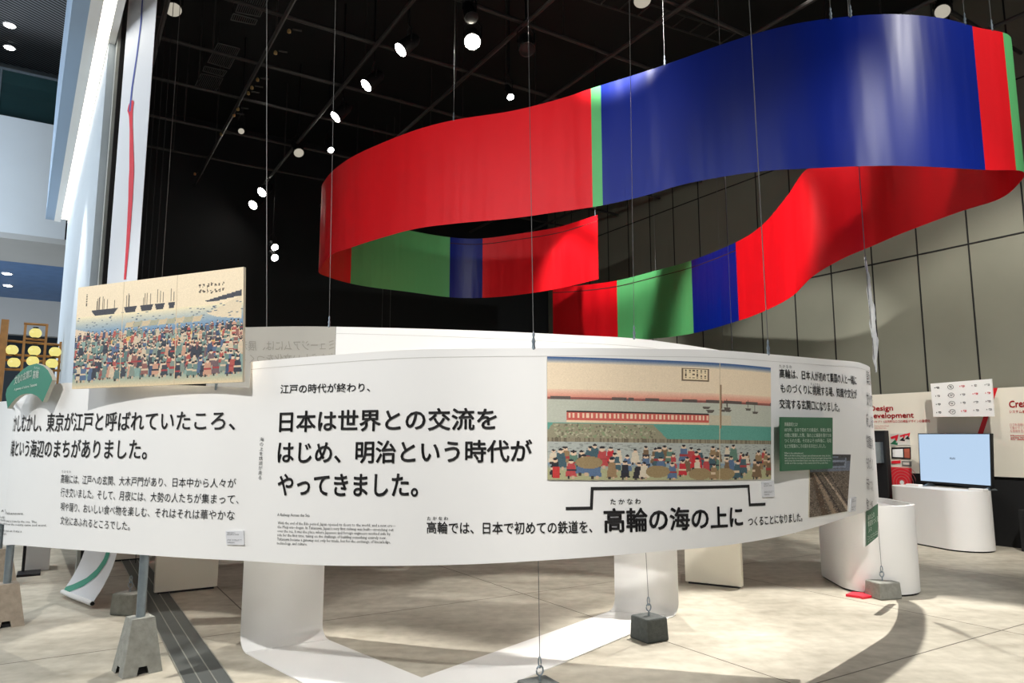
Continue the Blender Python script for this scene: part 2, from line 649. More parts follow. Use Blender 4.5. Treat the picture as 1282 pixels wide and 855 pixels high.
def glyphs(body, bold, align='LEFT', spacing=1.0):
    key = (body, bold, spacing)
    if key in _TXT:
        return _TXT[key]
    c = bpy.data.curves.new('t', 'FONT')
    c.body = body
    c.resolution_u = 3 if len(body) < 40 else 1
    c.space_line = spacing
    o = bpy.data.objects.new('t', c)
    COL.objects.link(o)
    dg = bpy.context.evaluated_depsgraph_get()
    me = bpy.data.meshes.new_from_object(o.evaluated_get(dg))
    v = [(p.co.x, p.co.y) for p in me.vertices]
    f = [tuple(p.vertices) for p in me.polygons]
    bpy.data.objects.remove(o)
    bpy.data.curves.remove(c)
    bpy.data.meshes.remove(me)
    if bold > 0.009:
        n, V2, F2 = len(v), [], []
        K = 8 if len(body) < 24 and bold > 0.015 else 4
        for i in range(K):
            t = 2 * math.pi * (i + .5) / K
            V2 += [(x + math.cos(t) * bold * 1.15, y + math.sin(t) * bold * 1.15) for x, y in v]
            F2 += [tuple(q + n * i for q in g) for g in f]
        v, f = V2, F2
    _TXT[key] = (v, f)
    return v, f


def text_on(S, body, x0, yt0, yb0, x1, yt1, yb1, m, parent, name='lettering', bold=0.012, off=0.006, frac=0.0, mirror=False, spacing=1.0, last=False, last1=None):
    """lettering whose box runs from px x0 (yt0..yb0) to px x1 (yt1..yb1); frac: share of the line already passed at x0"""
    v, f = glyphs(body, bold, spacing=spacing)
    X0, X1 = min(p[0] for p in v), max(p[0] for p in v)
    Y0, Y1 = min(p[1] for p in v), max(p[1] for p in v)
    sa, zt0 = S.px(x0, yt0, last)
    _, zb0 = S.px(x0, yb0, last)
    l1 = last if last1 is None else last1
    sb, zt1 = S.px(x1, yt1, l1)
    _, zb1 = S.px(x1, yb1, l1)
    out = []
    for (x, y) in v:
        t = (x - X0) / (X1 - X0)
        if mirror:
            t = 1 - t
        q = (t - frac) / (1 - frac)
        w = (y - Y0) / (Y1 - Y0)
        s = sa + (sb - sa) * q
        z = (zb0 + (zb1 - zb0) * q) * (1 - w) + (zt0 + (zt1 - zt0) * q) * w
        out.append(S.at(s, z, off))
    return mesh_obj(name, out, f, m, parent)


def poly_on(S, name, pxs, m, parent, off=0.004, width=None, sub=8, closed=False):
    """a painted line of given width (m) through px points on a surface"""
    pts = [S.px(*p) for p in pxs]
    d = []
    for i in range(len(pts) - 1):
        for k in range(sub):
            t = k / sub
            d.append((pts[i][0] * (1 - t) + pts[i + 1][0] * t, pts[i][1] * (1 - t) + pts[i + 1][1] * t))
    d.append(pts[-1])
    vs, fs = [], []
    for i in range(len(d)):
        a, b = d[max(i - 1, 0)], d[min(i + 1, len(d) - 1)]
        if i % sub == 0 and 0 < i < len(d) - 1:
            d0 = np.array(d[i]) - np.array(d[i - 1])
            d1 = np.array(d[i + 1]) - np.array(d[i])
            d0, d1 = d0 / np.hypot(*d0), d1 / np.hypot(*d1)
            n0, n1 = np.array([-d0[1], d0[0]]), np.array([-d1[1], d1[0]])
            n = n0 + n1
            n = n / max(0.2, np.dot(n, n0))
        else:
            t = np.array(b) - np.array(a)
            t = t / np.hypot(*t)
            n = np.array([-t[1], t[0]])
        w = width if not callable(width) else width(i / (len(d) - 1))
        for sg in (1, -1):
            vs.append(S.at(d[i][0] + n[0] * w / 2 * sg, d[i][1] + n[1] * w / 2 * sg, off))
    for i in range(len(d) - 1):
        fs.append((2 * i, 2 * i + 1, 2 * i + 3, 2 * i + 2))
    return mesh_obj(name, vs, fs, m, parent)


# ------------------------------------------------------------------ little raster painter for the prints
def canvas(h, w, c):
    a = np.zeros((h, w, 3))
    a[:] = c
    return a


def rect(a, x0, y0, x1, y1, c):
    h, w = a.shape[:2]
    a[max(0, int(y0 * h)):max(0, int(y1 * h)), max(0, int(x0 * w)):max(0, int(x1 * w))] = c


def ell(a, cx, cy, rx, ry, c):
    h, w = a.shape[:2]
    yy, xx = np.mgrid[0:h, 0:w]
    k = ((xx + .5) / w - cx) ** 2 / rx ** 2 + ((yy + .5) / h - cy) ** 2 / ry ** 2 < 1
    a[k] = c


def quadp(a, pts, c):
    h, w = a.shape[:2]
    yy, xx = np.mgrid[0:h, 0:w]
    x, y = (xx + .5) / w, (yy + .5) / h
    k = np.ones((h, w), bool)
    n = len(pts)
    for i in range(n):
        (x0, y0), (x1, y1) = pts[i], pts[(i + 1) % n]
        k &= ((x1 - x0) * (y - y0) - (y1 - y0) * (x - x0)) >= 0
    a[k] = c


def person_mark(a, x, y, h, c, rnd):
    asp = a.shape[0] / a.shape[1]
    w = h * 0.36 * asp * rnd.uniform(0.9, 1.5)
    quadp(a, [(x - w * .35, y - h * .8), (x + w * .35, y - h * .8), (x + w * .6, y - h * .12), (x - w * .6, y - h * .12)], c)
    if rnd.random() < .6:
        quadp(a, [(x - w * .5, y - h * .5), (x + w * .5, y - h * .5), (x + w * .5, y - h * .4), (x - w * .5, y - h * .4)], rnd.choice([(40, 44, 58), (214, 190, 160), (160, 60, 60)]))
    rect(a, x - w * .35, y - h * .14, x - w * .1, y, (60, 52, 48))
    rect(a, x + w * .1, y - h * .14, x + w * .35, y, (200, 170, 140))
    ell(a, x, y - h * .88, h * .11 * asp, h * .1, (226, 196, 166))
    ell(a, x, y - h * .96, h * .1 * asp, h * .06, (36, 34, 40))


def grain(a, rs, amt):
    return np.clip(a + rs.normal(0, amt, a.shape[:2] + (1,)), 0, 255)


def paint_sea_print():
    rs, rnd = np.random.RandomState(3), random.Random(3)
    a = canvas(154, 280, (240, 219, 188))
    h, w = a.shape[:2]
    for j in range(h):
        t = j / h
        if t < .05:
            k = t / .05
            a[j] = np.array((44, 84, 140)) * (1 - k) + np.array((240, 219, 188)) * k
        elif .26 < t < .345:
            k = (t - .26) / .085
            a[j] = np.array((240, 212, 182)) * (1 - k) + np.array((222, 130, 112)) * k
        elif .345 <= t < .58:
            a[j] = (190, 192, 176)
        elif .58 <= t < .68:
            a[j] = (196, 196, 180)
        elif .68 <= t < .86:
            a[j] = (176, 180, 172)
        elif t >= .86:
            k = min(1, (t - .86) / .06)
            a[j] = np.array((126, 150, 176)) * (1 - k) + np.array((170, 168, 128)) * k
    rect(a, 0, .335, 1, .352, (150, 88, 80))
    for k in range(16):
        x = rnd.random()
        rect(a, x, .33, x + rnd.uniform(.02, .08), .352, (96, 84, 78))
    # a long low pavilion with red screens on the water's edge
    rect(a, .07, .445, .64, .458, (46, 42, 42))
    rect(a, .07, .458, .64, .53, (206, 96, 84))
    for k in range(34):
        x = .075 + k * .0168
        rect(a, x, .465, x + .008, .50, (236, 206, 176))
    rect(a, .07, .525, .64, .54, (232, 206, 170))
    rect(a, .64, .46, .75, .54, (200, 190, 164))
    # green bank and stone courses
    rect(a, 0, .545, 1, .665, (96, 158, 142))
    quadp(a, [(.02, .545), (.40, .545), (.46, .665), (-.02, .665)], (150, 144, 118))
    for k in range(260):
        x, y = rnd.uniform(.02, .41), rnd.uniform(.55, .66)
        rect(a, x, y, x + .006, y + .012, rnd.choice([(112, 106, 86), (134, 150, 112), (178, 172, 144)]))
    rect(a, 0, .665, 1, .70, (146, 136, 112))
    for k in range(150):
        x = rnd.random()
        rect(a, x, .668, x + .003, .697, (110, 100, 82))
    for k in range(260):
        x, y = rnd.random(), rnd.uniform(.70, .80)
        rect(a, x, y, x + .012, y + .006, (146, 150, 144))
    for k in range(7):
        x, y = rnd.uniform(.6, .97), rnd.uniform(.38, .42)
        quadp(a, [(x, y), (x + .04, y), (x + .032, y + .02), (x + .008, y + .02)], (92, 84, 76))
        rect(a, x + .018, y - .07, x + .021, y, (92, 84, 76))
    cols = [(196, 44, 52), (66, 92, 100), (40, 38, 44), (96, 128, 110), (150, 122, 88), (214, 200, 176), (120, 96, 70), (88, 110, 140), (182, 70, 70)]
    for row, (y, n, hh) in enumerate([(.88, 24, .15), (.93, 18, .17), (.99, 20, .17)]):
        for k in range(n):
            person_mark(a, (k + rnd.uniform(.1, .9)) / n, y + rnd.uniform(-.02, .02), hh * rnd.uniform(.8, 1.1), rnd.choice(cols), rnd)
    for x, y in [(.15, .86), (.6, .95), (.72, .95), (.42, .93)]:
        ell(a, x, y, .05, .05, (152, 130, 92))
    rect(a, .35, 0, .353, 1, (206, 186, 152))
    rect(a, .69, 0, .693, 1, (206, 186, 152))
    rect(a, 0, .195, 1, .2, (150, 132, 104))
    rect(a, 0, .215, 1, .22, (170, 150, 120))
    rect(a, .715 - .02, .19, .70 + .003, .57, (150, 120, 90))
    rect(a, .52, .06, .64, .17, (120, 100, 76))
    rect(a, .525, .068, .635, .162, (240, 220, 182))
    for k in range(6):
        x = .533 + k * .017
        for y in np.arange(.075, .155, .016):
            if rnd.random() < .8:
                rect(a, x, y, x + .008, y + .01, (96, 80, 62))
    rect(a, .02, .90, .045, .99, (190, 52, 50))
    return grain(a, rs, 3)


def paint_market_print():
    rs, rnd = np.random.RandomState(8), random.Random(8)
    a = canvas(126, 236, (238, 219, 186))
    h, w = a.shape[:2]
    for j in range(h):
        t = j / h
        if .3 < t < .5:
            k = (t - .3) / .2
            a[j] = np.array((240, 224, 184)) * (1 - k) + np.array((90, 132, 176)) * k
        elif .5 <= t < .9:
            a[j] = (134, 160, 150)
        elif t >= .9:
            k = (t - .9) / .1
            a[j] = np.array((150, 168, 152)) * (1 - k) + np.array((232, 206, 164)) * k
    for x, y, l in [(.1, .25, .17), (.31, .25, .08), (.41, .25, .08), (.5, .245, .06), (.58, .245, .04)]:
        quadp(a, [(x, y), (x + l, y), (x + l * .85, y + .055), (x + l * .15, y + .055)], (58, 58, 64))
        for k in range(int(l * 60)):
            xx = x + l * .12 + rnd.random() * l * .76
            rect(a, xx, y - rnd.uniform(.07, .13), xx + .004, y, (110, 98, 84))
    quadp(a, [(.78, .27), (.99, .20), (.99, .25), (.84, .28)], (64, 66, 74))
    quadp(a, [(.8, .38), (.99, .25), (.99, .45), (.86, .42)], (226, 208, 176))
    for k in range(90):
        x, y = rnd.random(), rnd.uniform(.3, .42)
        rect(a, x, y, x + .012, y + .006, (96, 110, 122))
    for k in range(9):
        x = .33 + k * .05
        quadp(a, [(x, .40), (x + .05, .39), (x + .04, .44), (x - .01, .45)], [(206, 186, 150), (170, 166, 140)][k % 2])
    quadp(a, [(0, .42), (.12, .47), (.12, .55), (0, .55)], (222, 200, 172))
    cols = [(176, 84, 74), (62, 78, 104), (52, 56, 66), (92, 118, 112), (110, 134, 124), (198, 150, 124), (112, 90, 92), (84, 104, 132), (206, 188, 160), (140, 92, 84), (60, 64, 72), (128, 140, 128)]
    for k in range(14):
        x, y = rnd.uniform(0, .95), rnd.uniform(.52, .66)
        rect(a, x, y, x + .08, y + .03, (214, 172, 96))
        rect(a, x + .005, y + .03, x + .075, y + .09, rnd.choice([(226, 190, 160), (196, 120, 96), (216, 196, 160)]))
    for y, n, hh in [(.55, 60, .09), (.62, 50, .10), (.70, 46, .12), (.78, 44, .14), (.86, 40, .15), (.93, 32, .16)]:
        for k in range(n):
            person_mark(a, (k + rnd.uniform(0, 1)) / n, y + rnd.uniform(-.02, .02), hh * rnd.uniform(.8, 1.1), rnd.choice(cols), rnd)
    for x in (.305, .63):
        rect(a, x, 0, x + .004, 1, (206, 186, 152))
    for r in range(2):
        for k in range(7):
            x, y = .755 + k * .022, .11 + r * .055
            for _ in range(5):
                xx, yy = x + rnd.random() * .012, y + rnd.random() * .03
                rect(a, xx, yy, xx + .006, yy + .012, (92, 78, 62))
    for k in range(6):
        rect(a, .06, .08 + k * .022, .07, .095 + k * .022, (92, 78, 62))
    return grain(a, rs, 3)


def paint_excavation():
    rs, rnd = np.random.RandomState(5), random.Random(5)
    a = canvas(90, 60, (104, 92, 80))
    h, w = a.shape[:2]
    a += rs.normal(0, 16, (h, w, 1))
    a[:10] = (64, 62, 62)
    a[10:26] = (110, 118, 132)
    for k in range(10):
        rect(a, rnd.random() * .9, .02 + rnd.random() * .2, rnd.random() * .3 + .6, .1 + rnd.random() * .16, rnd.choice([(70, 74, 82), (130, 140, 156), (90, 90, 92)]))
    for x0, x1, wd, c in [(.05, .55, .05, (150, 130, 110)), (.1, .75, .025, (60, 50, 44)), (.25, 1.0, .03, (178, 160, 140)), (0, .3, .06, (84, 66, 50)), (.4, 1.1, .02, (58, 50, 46))]:
        quadp(a, [(x0, .3), (x0 + wd, .3), (x1 + wd * 3, 1), (x1, 1)], c)
    for k in range(240):
        x, y = rnd.random(), rnd.uniform(.3, 1)
        rect(a, x, y, x + .03, y + .015, rnd.choice([(84, 74, 64), (136, 124, 110), (64, 56, 50)]))
    return grain(a, rs, 10)


INKM = color_attr_mat('printed_ink', 0.6)

# ================================================================== SETTING
# floor
q = [(-34, -10), (26, -10), (26, 40), (-34, 40)]
o = mesh_obj('floor', [(x, y, 0) for x, y in q] + [(x, y, -0.1) for x, y in q], [(0, 1, 2, 3), (7, 6, 5, 4)] + [(i, 4 + i, 4 + (i + 1) % 4, (i + 1) % 4) for i in range(4)], floor_material(), origin=(0, 0, 0))
struct(o)
# floor track of the hall's sliding wall, flush in the floor
TU0, TU1 = -4, 17
m = MB().uvbox(TU0, TU1, 0.77, 1.02, 0.0, 0.004)
struct(m.build('trim_1', TRACKM))
for k, vv in enumerate((0.765, 0.853, 0.938, 1.025)):
    struct(MB().uvbox(TU0, TU1, vv - 0.004, vv + 0.004, 0.0, 0.006).build('trim_%d' % (k + 2), TRACKL))
# hall ceiling, back wall
ZC = 8.6
struct(MB().uvbox(-6, 16.9, 0.36, 11.9, ZC, ZC + 0.2).build('ceiling', BLACK))
struct(MB().uvbox(16.75, 16.95, -0.1, 11.9, 0, ZC).build('wall_back', mat('black_wall', (20, 23, 25), 0.7, var=0.1, scale=1)))
# grey panelled wall
o = MB().uvbox(-2, 16.6, 11.6, 11.9, 0, ZC).build('wall_right', WALLG)
struct(o)
k = 6
for uu in [1.5 + 0.775 * i for i in range(20)]:
    struct(MB().uvbox(uu - 0.011, uu + 0.011, 11.592, 11.602, 0, ZC).build('trim_%d' % k, SEAM))
    k += 1
for zz in (2.15, 4.45, 6.75):
    struct(MB().uvbox(-2, 16.6, 11.592, 11.602, zz - 0.011, zz + 0.011).build('trim_%d' % k, SEAM))
    k += 1
# dark cladding further down that wall
# sliding wall, post, header beam, LED strip, upper track
struct(MB().uvbox2(8.68, 16.8, 0.18, 0.27, 0.55, 5.84).build('wall_left', mat('pale_blue_grey_wall', (186, 196, 204), 0.6, var=0.02, scale=1)))
o = MB().uvbox2(8.52, 8.66, 0.25, 0.31, 0, 6.6)
struct(o.build('trim_%d' % k, mat('grey_post', (176, 178, 172), 0.55)))
k += 1
struct(MB().uvbox2(8.47, 8.52, 0.28, 0.315, 0, 6.6).build('trim_%d' % k, BLACK))
k += 1
struct(MB().uvbox2(-4, 16.8, -0.05, 0.24, 5.90, 8.6).build('wall_header', WHITEP))
struct(MB().uvbox2(-4, 16.8, -0.20, -0.05, 5.86, 8.6).build('wall_fascia', BLUEGREY))
struct(MB().uvbox2(-4, 16.8, -0.05, 0.06, 5.84, 5.90).build('trim_%d' % k, WHITEP))
k += 1
struct(MB().uvbox2(-4, 16.8, 0.17, 0.24, 5.84, 5.90).build('trim_%d' % k, WHITEP))
k += 1
led = MB().uvbox2(-4, 16.55, 0.065, 0.165, 5.845, 5.898).build('strip_light', LEDM)
tag(led, 'long white glowing strip light along the header beam beside the tapestry', 'light')
for i in range(3):
    struct(MB().uvbox2(-4, 8.46, 0.245 + 0.036 * i, 0.27 + 0.036 * i, 6.3, 8.6).build('trim_%d' % k, BLACKM))
    k += 1

# atrium beyond the sliding wall
def ubox_px(name, u, x0, x1, yt, yb, m, depth=0.3):
    a, b = on_u(x0, yt, u), on_u(x1, yb, u)
    return struct(MB().uvbox(u, u + depth, cv(a), cv(b), b.z, a.z).build(name, m))


zt = on_u(0, 290, 18).z
GREYC = mat('grey_plaster', (170, 172, 172), 0.7, var=0.03, scale=1)
o = MB().uvbox(18, 18.3, -14, -0.2, zt, 8.3).build('wall_atrium_balcony', mat('pale_plaster', (200, 208, 214), 0.7, var=0.02, scale=1))
struct(o)
struct(MB().uvbox(18, 20.4, -14, 0.1, zt - 0.12, zt - 0.001).build('ceiling_atrium_soffit', GREYC))
struct(MB().uvbox(20.4, 26, -14, 0.1, zt - 0.08, zt).build('ceiling_atrium_lower', mat('blue_ceiling', (84, 116, 160), 0.6, var=0.1, scale=4)))
struct(MB().uvbox(26, 26.3, -14, 0.1, 4.6, zt).build('wall_atrium_lintel', GREYC))
struct(MB().uvbox(30, 30.3, -16, 0.1, 0, 6).build('wall_atrium_far', mat('dark_teal_wall', (44, 58, 70), 0.6, var=0.2, scale=1)))
struct(MB().uvbox(6, 24, -14, -0.2, 10.6, 10.75).build('ceiling_atrium', slat_material()))
struct(MB().uvbox(22.5, 22.8, -14, -0.2, 6.5, 10.6).build('wall_atrium_gallery', mat('dark_gallery', (16, 30, 36), 0.4, var=0.25, scale=0.8)))
struct(MB().uvbox(20.6, 21.0, -14, -0.2, 10.1, 10.6).build('trim_%d' % k, mat('gallery_beam', (96, 104, 108), 0.6)))
k += 1
GLASS = mat('green_glass', (70, 120, 124), 0.1, var=0.02)
GLASS.node_tree.nodes['Principled BSDF'].inputs['Transmission Weight'].default_value = 0.85
gl = thing('balustrade', 'glass balustrade with thin steel rail on the pale balcony wall', 'balustrade', uv(18.1, -6, 8.3))
MB().uvbox(18.1, 18.12, -14, -0.2, 8.3, 9.35).build('glass_panel', GLASS, gl)
MB().uvbox(18.08, 18.14, -14, -0.2, 9.35, 9.4).build('rail', STEEL, gl)
for vv in (-1.6, -3.2):
    MB().uvbox(18.09, 18.13, vv - .02, vv + .02, 8.3, 9.35).build('post', STEEL, gl)
for nm, (x, y), lab in [('downlight', (12, 31), 'small ceiling downlight higher up in the slatted atrium ceiling'), ('downlight', (12, 59), 'small ceiling downlight lower down in the slatted atrium ceiling')]:
    p = on_z(x, y, 10.6)
    t = thing(nm, lab, 'light', p, 'atrium downlights')
    MB().lathe(p, (0, 0, -1), [(0.13, 0), (0.13, 0.02)], 16).build('trim_ring', WHITEP, t)
    MB().lathe(p - Vector((0, 0, 0.02)), (0, 0, -1), [(0.1, 0), (0.1, 0.006)], 16).build('lens', LENS, t)
for x, y, lab in [(8, 319, 'topmost small downlight in the blue atrium ceiling'), (9, 342, 'middle small downlight in the blue atrium ceiling'), (10, 357, 'lowest small downlight in the blue atrium ceiling')]:
    p = on_z(x, y, zt - 0.08)
    t = thing('downlight', lab, 'light', p, 'blue ceiling downlights')
    MB().lathe(p, (0, 0, -1), [(0.13, 0), (0.13, 0.02)], 16).build('trim_ring', WHITEP, t)
    MB().lathe(p - Vector((0, 0, 0.02)), (0, 0, -1), [(0.09, 0), (0.09, 0.006)], 16).build('lens', LENS, t)

# ================================================================== LOW WHITE BANNER
def bpt(x, y, Y):
    p = atY(x, y, Y)
    return p.x, p.y


B = [(-6.4, 7.9, 1.9, .68), (-5.5, 7.55, 1.9, .68), (-4.9, 7.1, 1.9, .68), (-4.52, 6.62, 1.9, .68)]
LOWTOP = []
for x, Y, yt, yb in [(12, 6.2, 494, 681), (25, 5.9, 490, 682), (50, 5.6, 483, 684), (80, 5.36, 478.5, 686.5), (120, 5.1, 478, 689.5), (170, 4.87, 479.5, 693.5), (220, 4.70, 481.5, 697), (270, 4.57, 483.5, 700)]:
    q = atY(x, yb, Y)
    LOWTOP.append((x, atY(x, yt, Y).z))
    B.append((*bpt(x, 590, Y), 1.96, q.z))
LOWTOP.append((313, atY(313, 485.5, 4.5).z))
for x, Y, a, b in [(313, 4.50, 1.98, .765), (400, 4.35, 2.0, .765), (500, 4.24, 2.02, .78), (590, 4.2, 2.025, .795),
                   (668, 4.22, 2.03, .81), (740, 4.29, 2.04, .82), (813, 4.41, 2.05, .83), (900, 4.6, 2.065, .84), (963, 4.89, 2.075, .85), (1010, 5.22, 2.09, .87), (1040, 5.54, 2.11, .885), (1075, 6.0, 2.14, .905), (1086, 6.25, 2.15, .915)]:
    B.append((*bpt(x, 560, Y), a, b))
for x, Y, a, b in [(1094, 6.7, 2.17, .93), (1092, 7.2, 2.2, .95), (1060, 7.75, 2.22, .97)]:
    B.append((*bpt(x, 560, Y), a, b))
BAN = Sheet(B, 14)
ban = thing('hanging_banner', 'long curved white banner with big black Japanese lettering, hung low across the hall', 'banner', (0, 4.3, 0))
s_step = BAN.px(313, 480)[0]


LOWS = [(BAN.px(x, 490)[0], z) for x, z in LOWTOP]


def lowtop(s):
    return float(np.interp(s, [q[0] for q in LOWS], [q[1] for q in LOWS]))


vs, fs = BAN.strip(0, s_step, 90, 8, ztop=lowtop)
shL = sheet_obj('fabric_sheet', vs, fs, WHITE, ban)
vs, fs = BAN.strip(s_step, BAN.L, 150, 8)
shR = sheet_obj('fabric_sheet', vs, fs, WHITE, ban)
vs, fs = BAN.strip(s_step, BAN.L, 150, 1, ztop=lambda s: BAN.pt(s)[2] - 0.047, zbot=lambda s: BAN.pt(s)[2] - 0.05, off=0.003)
mesh_obj('hem', vs, fs, mat('hem_stitch', (205, 203, 198), 0.7), ban)
TX = [
    ('江戸の時代が終わり、', 352, 481.5, 493, 464, 479, 490.5, .010),
    ('日本は世界との交流を', 351, 514.5, 541.5, 622, 510, 538.5, .018),
    ('はじめ、明治という時代が', 349, 552, 580.5, 666, 550, 578.5, .018),
    ('やってきました。', 349, 593, 620.5, 524, 592, 622, .018),
    ('高輪では、日本で初めての鉄道を、', 534.5, 652.5, 667.5, 741, 651, 667, .012),
    ('た か な わ', 535, 646.6, 651, 561, 646.6, 651, .012),
    ('高輪の海の上に', 755, 636, 667, 928.5, 632, 660, .022),
    ('た か な わ', 763.5, 624.3, 631.5, 801.5, 624, 631, .012),
    ('つくることになりました。', 935.5, 647.5, 658.5, 1003, 641.5, 652.8, .012),
    ('行き交いました。そして、月夜には、大勢の人たちが集まって、', 77.5, 610.2, 621.7, 300, 618.6, 631, .006),
    ('高輪には、江戸への玄関、大木戸門があり、日本中から人々が', 77.5, 593.4, 605, 296.5, 598.8, 610.7, .006),
    ('唄や踊り、おいしい食べ物を楽しむ、それはそれは華やかな', 77.5, 628.3, 639.3, 295, 638.4, 651.2, .006),
    ('文化にあふれるところでした。', 77, 645.8, 656.5, 164, 652.8, 664, .006),
    ('た か な わ', 78.5, 588.6, 591.6, 89.8, 589, 592, .006),
    ('高輪は、日本人が初めて異国の人と一緒に', 974.6, 461.5, 473, 1071, 470.5, 482, .010),
    ('た か な わ', 974.6, 456.5, 460.3, 990, 457.3, 461.2, .006),
    ('ものづくりに挑戦する場、知識や文化が', 976, 479.8, 491.6, 1071.5, 487.5, 499.5, .010),
    ('ち ょ う せ ん', 1014, 479, 482.2, 1025.7, 479.8, 483, .006),
    ('交流する玄関口になりました。', 974.6, 499.2, 511, 1049.5, 503.5, 516, .010),
]
for t in TX:
    text_on(BAN, *t[:7], INK, shL if t[4] < 313 else shR, bold=t[7])
text_on(BAN, 'むかしむかし、東京が江戸と呼ばれていたころ、', 60, 517, 540.5, 296, 513.5, 539, INK, shL, bold=.012, frac=7 / 21.6)
text_on(BAN, '高輪という海辺のまちがありました。', 20, 550.5, 571.5, 186, 549, 575.5, INK, shL, bold=.012, frac=2 / 16.6)
text_on(BAN, '海\nの\n上\nを\n鉄\n道\nが\n走\nる', 326, 547.5, 600, 331, 547.5, 600, INK, shR, bold=0, spacing=1.1)
text_on(BAN, 'A Railway Across the Sea', 348, 642.3, 647, 388.4, 643.2, 648, INK, shR, bold=0)
text_on(BAN, 'With the end of the Edo period, Japan opened its doors to the world, and a new era—\nthe Meiji era—began. In Takanawa, Japan’s very first railway was built—stretching out\nover the sea. It was the place where Japanese and foreign engineers worked side by\nside for the first time, taking on the challenge of building something entirely new.\nTakanawa became a gateway not only for trade, but for the exchange of knowledge,\ntechnology, and culture.', 348.5, 652.5, 682.5, 495.8, 656, 686.5, INK, shR, bold=0)
text_on(BAN, 'A Town by the Sea in Takanawa', 2.5, 637.8, 642, 30, 641.3, 645, INK, shL, bold=0)
text_on(BAN, 'Long ago, when Tokyo was still called Edo, there was a town by the sea. The\nOkido gate stood here, and many people from all over the country came and went.\nOn moonlit nights they gathered,\nenjoying songs, dances, and delicious food in the open air. It was a\nplace filled with lively culture and the joy of people.', 1.5, 645.5, 666, 60, 652, 672, INK, shL, bold=0)
poly_on(BAN, 'bracket_line', [(708, 636.5), (740, 636), (741, 611.5), (936.5, 608.5), (938, 632), (957.5, 631)], INK, shR, off=0.005, width=0.018, sub=24)
for i, body in enumerate(['異国の人と', '文化の交流', '新しい知識', '鉄道開業の地', 'ものづくり', '未来へつなぐ', '海の上の駅']):
    y = 464 + i * 26.5
    text_on(BAN, body, 1083.5, y, y + 17, 1091.5, y + 4, y + 20, SIDEINK, shR, bold=.004)

# the inner sheet of the same exhibit, hung behind it, and beside it a sheet coloured grey for its shade
INB = []
for x, Y, yt in [(985, 5.15, 450), (920, 5.25, 441.5), (860, 5.38, 432), (793, 5.5, 423.5), (720, 5.66, 419.5), (640, 5.86, 415.5), (560, 6.05, 412.5), (490, 6.25, 410.5), (421, 6.48, 409)]:
    p = atY(x, yt, Y)
    INB.append((p.x, p.y, p.z, p.z - 1.22))
INS = Sheet(INB, 12)
inb = thing('hanging_banner', 'plain white inner banner rising above the lettered banner, wires clipped to its top', 'banner', (0, 6, 0))
vs, fs = INS.strip(0, INS.L, 110, 6)
sheet_obj('fabric_sheet', vs, fs, WHITE, inb)
vs, fs = INS.strip(0, INS.L, 110, 1, ztop=lambda s: INS.pt(s)[2] - 0.06, zbot=lambda s: INS.pt(s)[2] - 0.064, off=0.004)
mesh_obj('hem', vs, fs, mat('hem_stitch', (205, 203, 198), 0.7), inb)
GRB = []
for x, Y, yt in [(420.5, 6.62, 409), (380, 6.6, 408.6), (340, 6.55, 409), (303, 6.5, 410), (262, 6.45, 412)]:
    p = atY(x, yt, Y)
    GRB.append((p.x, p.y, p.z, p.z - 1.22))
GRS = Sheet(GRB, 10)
grb = thing('hanging_banner', 'white banner whose shade is coloured in grey, showing mirrored lettering, behind the print board', 'banner', (-2, 6.5, 0))
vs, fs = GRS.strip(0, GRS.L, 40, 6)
sheet_obj('fabric_sheet', vs, fs, SHADEGREY, grb)
text_on(GRS, 'ミュージアムには、展示', 300, 427.5, 439, 419, 425.5, 438.5, GREYINK, grb, bold=.004, mirror=True)
text_on(GRS, 'あたらしい文化をつくる', 300, 443.5, 455, 419, 441.5, 454, GREYINK, grb, bold=.004, mirror=True)

# ------------------------------------------------------------------ panels on the banner
sea = quad_on(BAN, 'woodblock_print', [(684.5, 446.5), (963, 460.5), (963.5, 599.5), (685, 600.3)], INKM, off=0.012, thick=0.008, raster=paint_sea_print())
tag(sea, 'wide woodblock style print of a shore with crowd, mounted on the white banner', 'art print')
dig = quad_on(BAN, 'photo_print', [(1012.5, 568.5), (1063.5, 569), (1059, 640), (1011.5, 647.5)], INKM, off=0.010, thick=0.006, raster=paint_excavation())
tag(dig, 'brown photograph of an excavated railway bed below the green panel', 'photo')

sm = (BAN.px(978, 555)[0] + BAN.px(1042, 555)[0]) / 2
pm = BAN.at(sm, 0, 0.055)
GP = Plane(pm, BAN.at(sm + .1, 0) - BAN.at(sm - .1, 0))
gp = thing('info_board', 'square green panel with white text standing off the white banner', 'panel', GP.at(0.2, GP.px(978, 590)[1]))
gcs = [(978, 522), (1042.5, 522.8), (1042.5, 586.5), (978.5, 590)]
gpb = quad_on(GP, 'board', gcs, DKGREEN, gp, off=0, thick=0.014, n=2, rows=2)
for dx in (0.18, 0.82):
    c = GP.at(GP.px(978, 555)[0] * (1 - dx) + GP.px(1042, 555)[0] * dx, GP.px(1000, 555)[1])
    sb = sm + (c - GP.at(GP.px(1010, 555)[0], c.z)).dot(GP.d)
    MB().tube([c - GP.n * 0.014, BAN.at(sb, c.z, 0.0)], 0.012, 8).build('standoff', STEEL, gp)
text_on(GP, '高輪築堤とは?', 981.5, 528.5, 533.5, 998, 528.8, 533.8, WHITEINK, gpb, bold=.012, off=.003)
for i, body in enumerate(['1872年、日本で初めての鉄道が、新橋と横浜', 'の間に開業した際、海の上に線路を通すため', 'つくられた堤。そのおよそ150年後に、石垣', 'などが開業のころの姿のまま出土しました。']):
    text_on(GP, body, 981.5, 535.5 + i * 6.8, 540.5 + i * 6.8, 1040 if i < 3 else 1033, 535.8 + i * 6.6, 540.8 + i * 6.6, WHITEINK, gpb, bold=.01, off=.003)
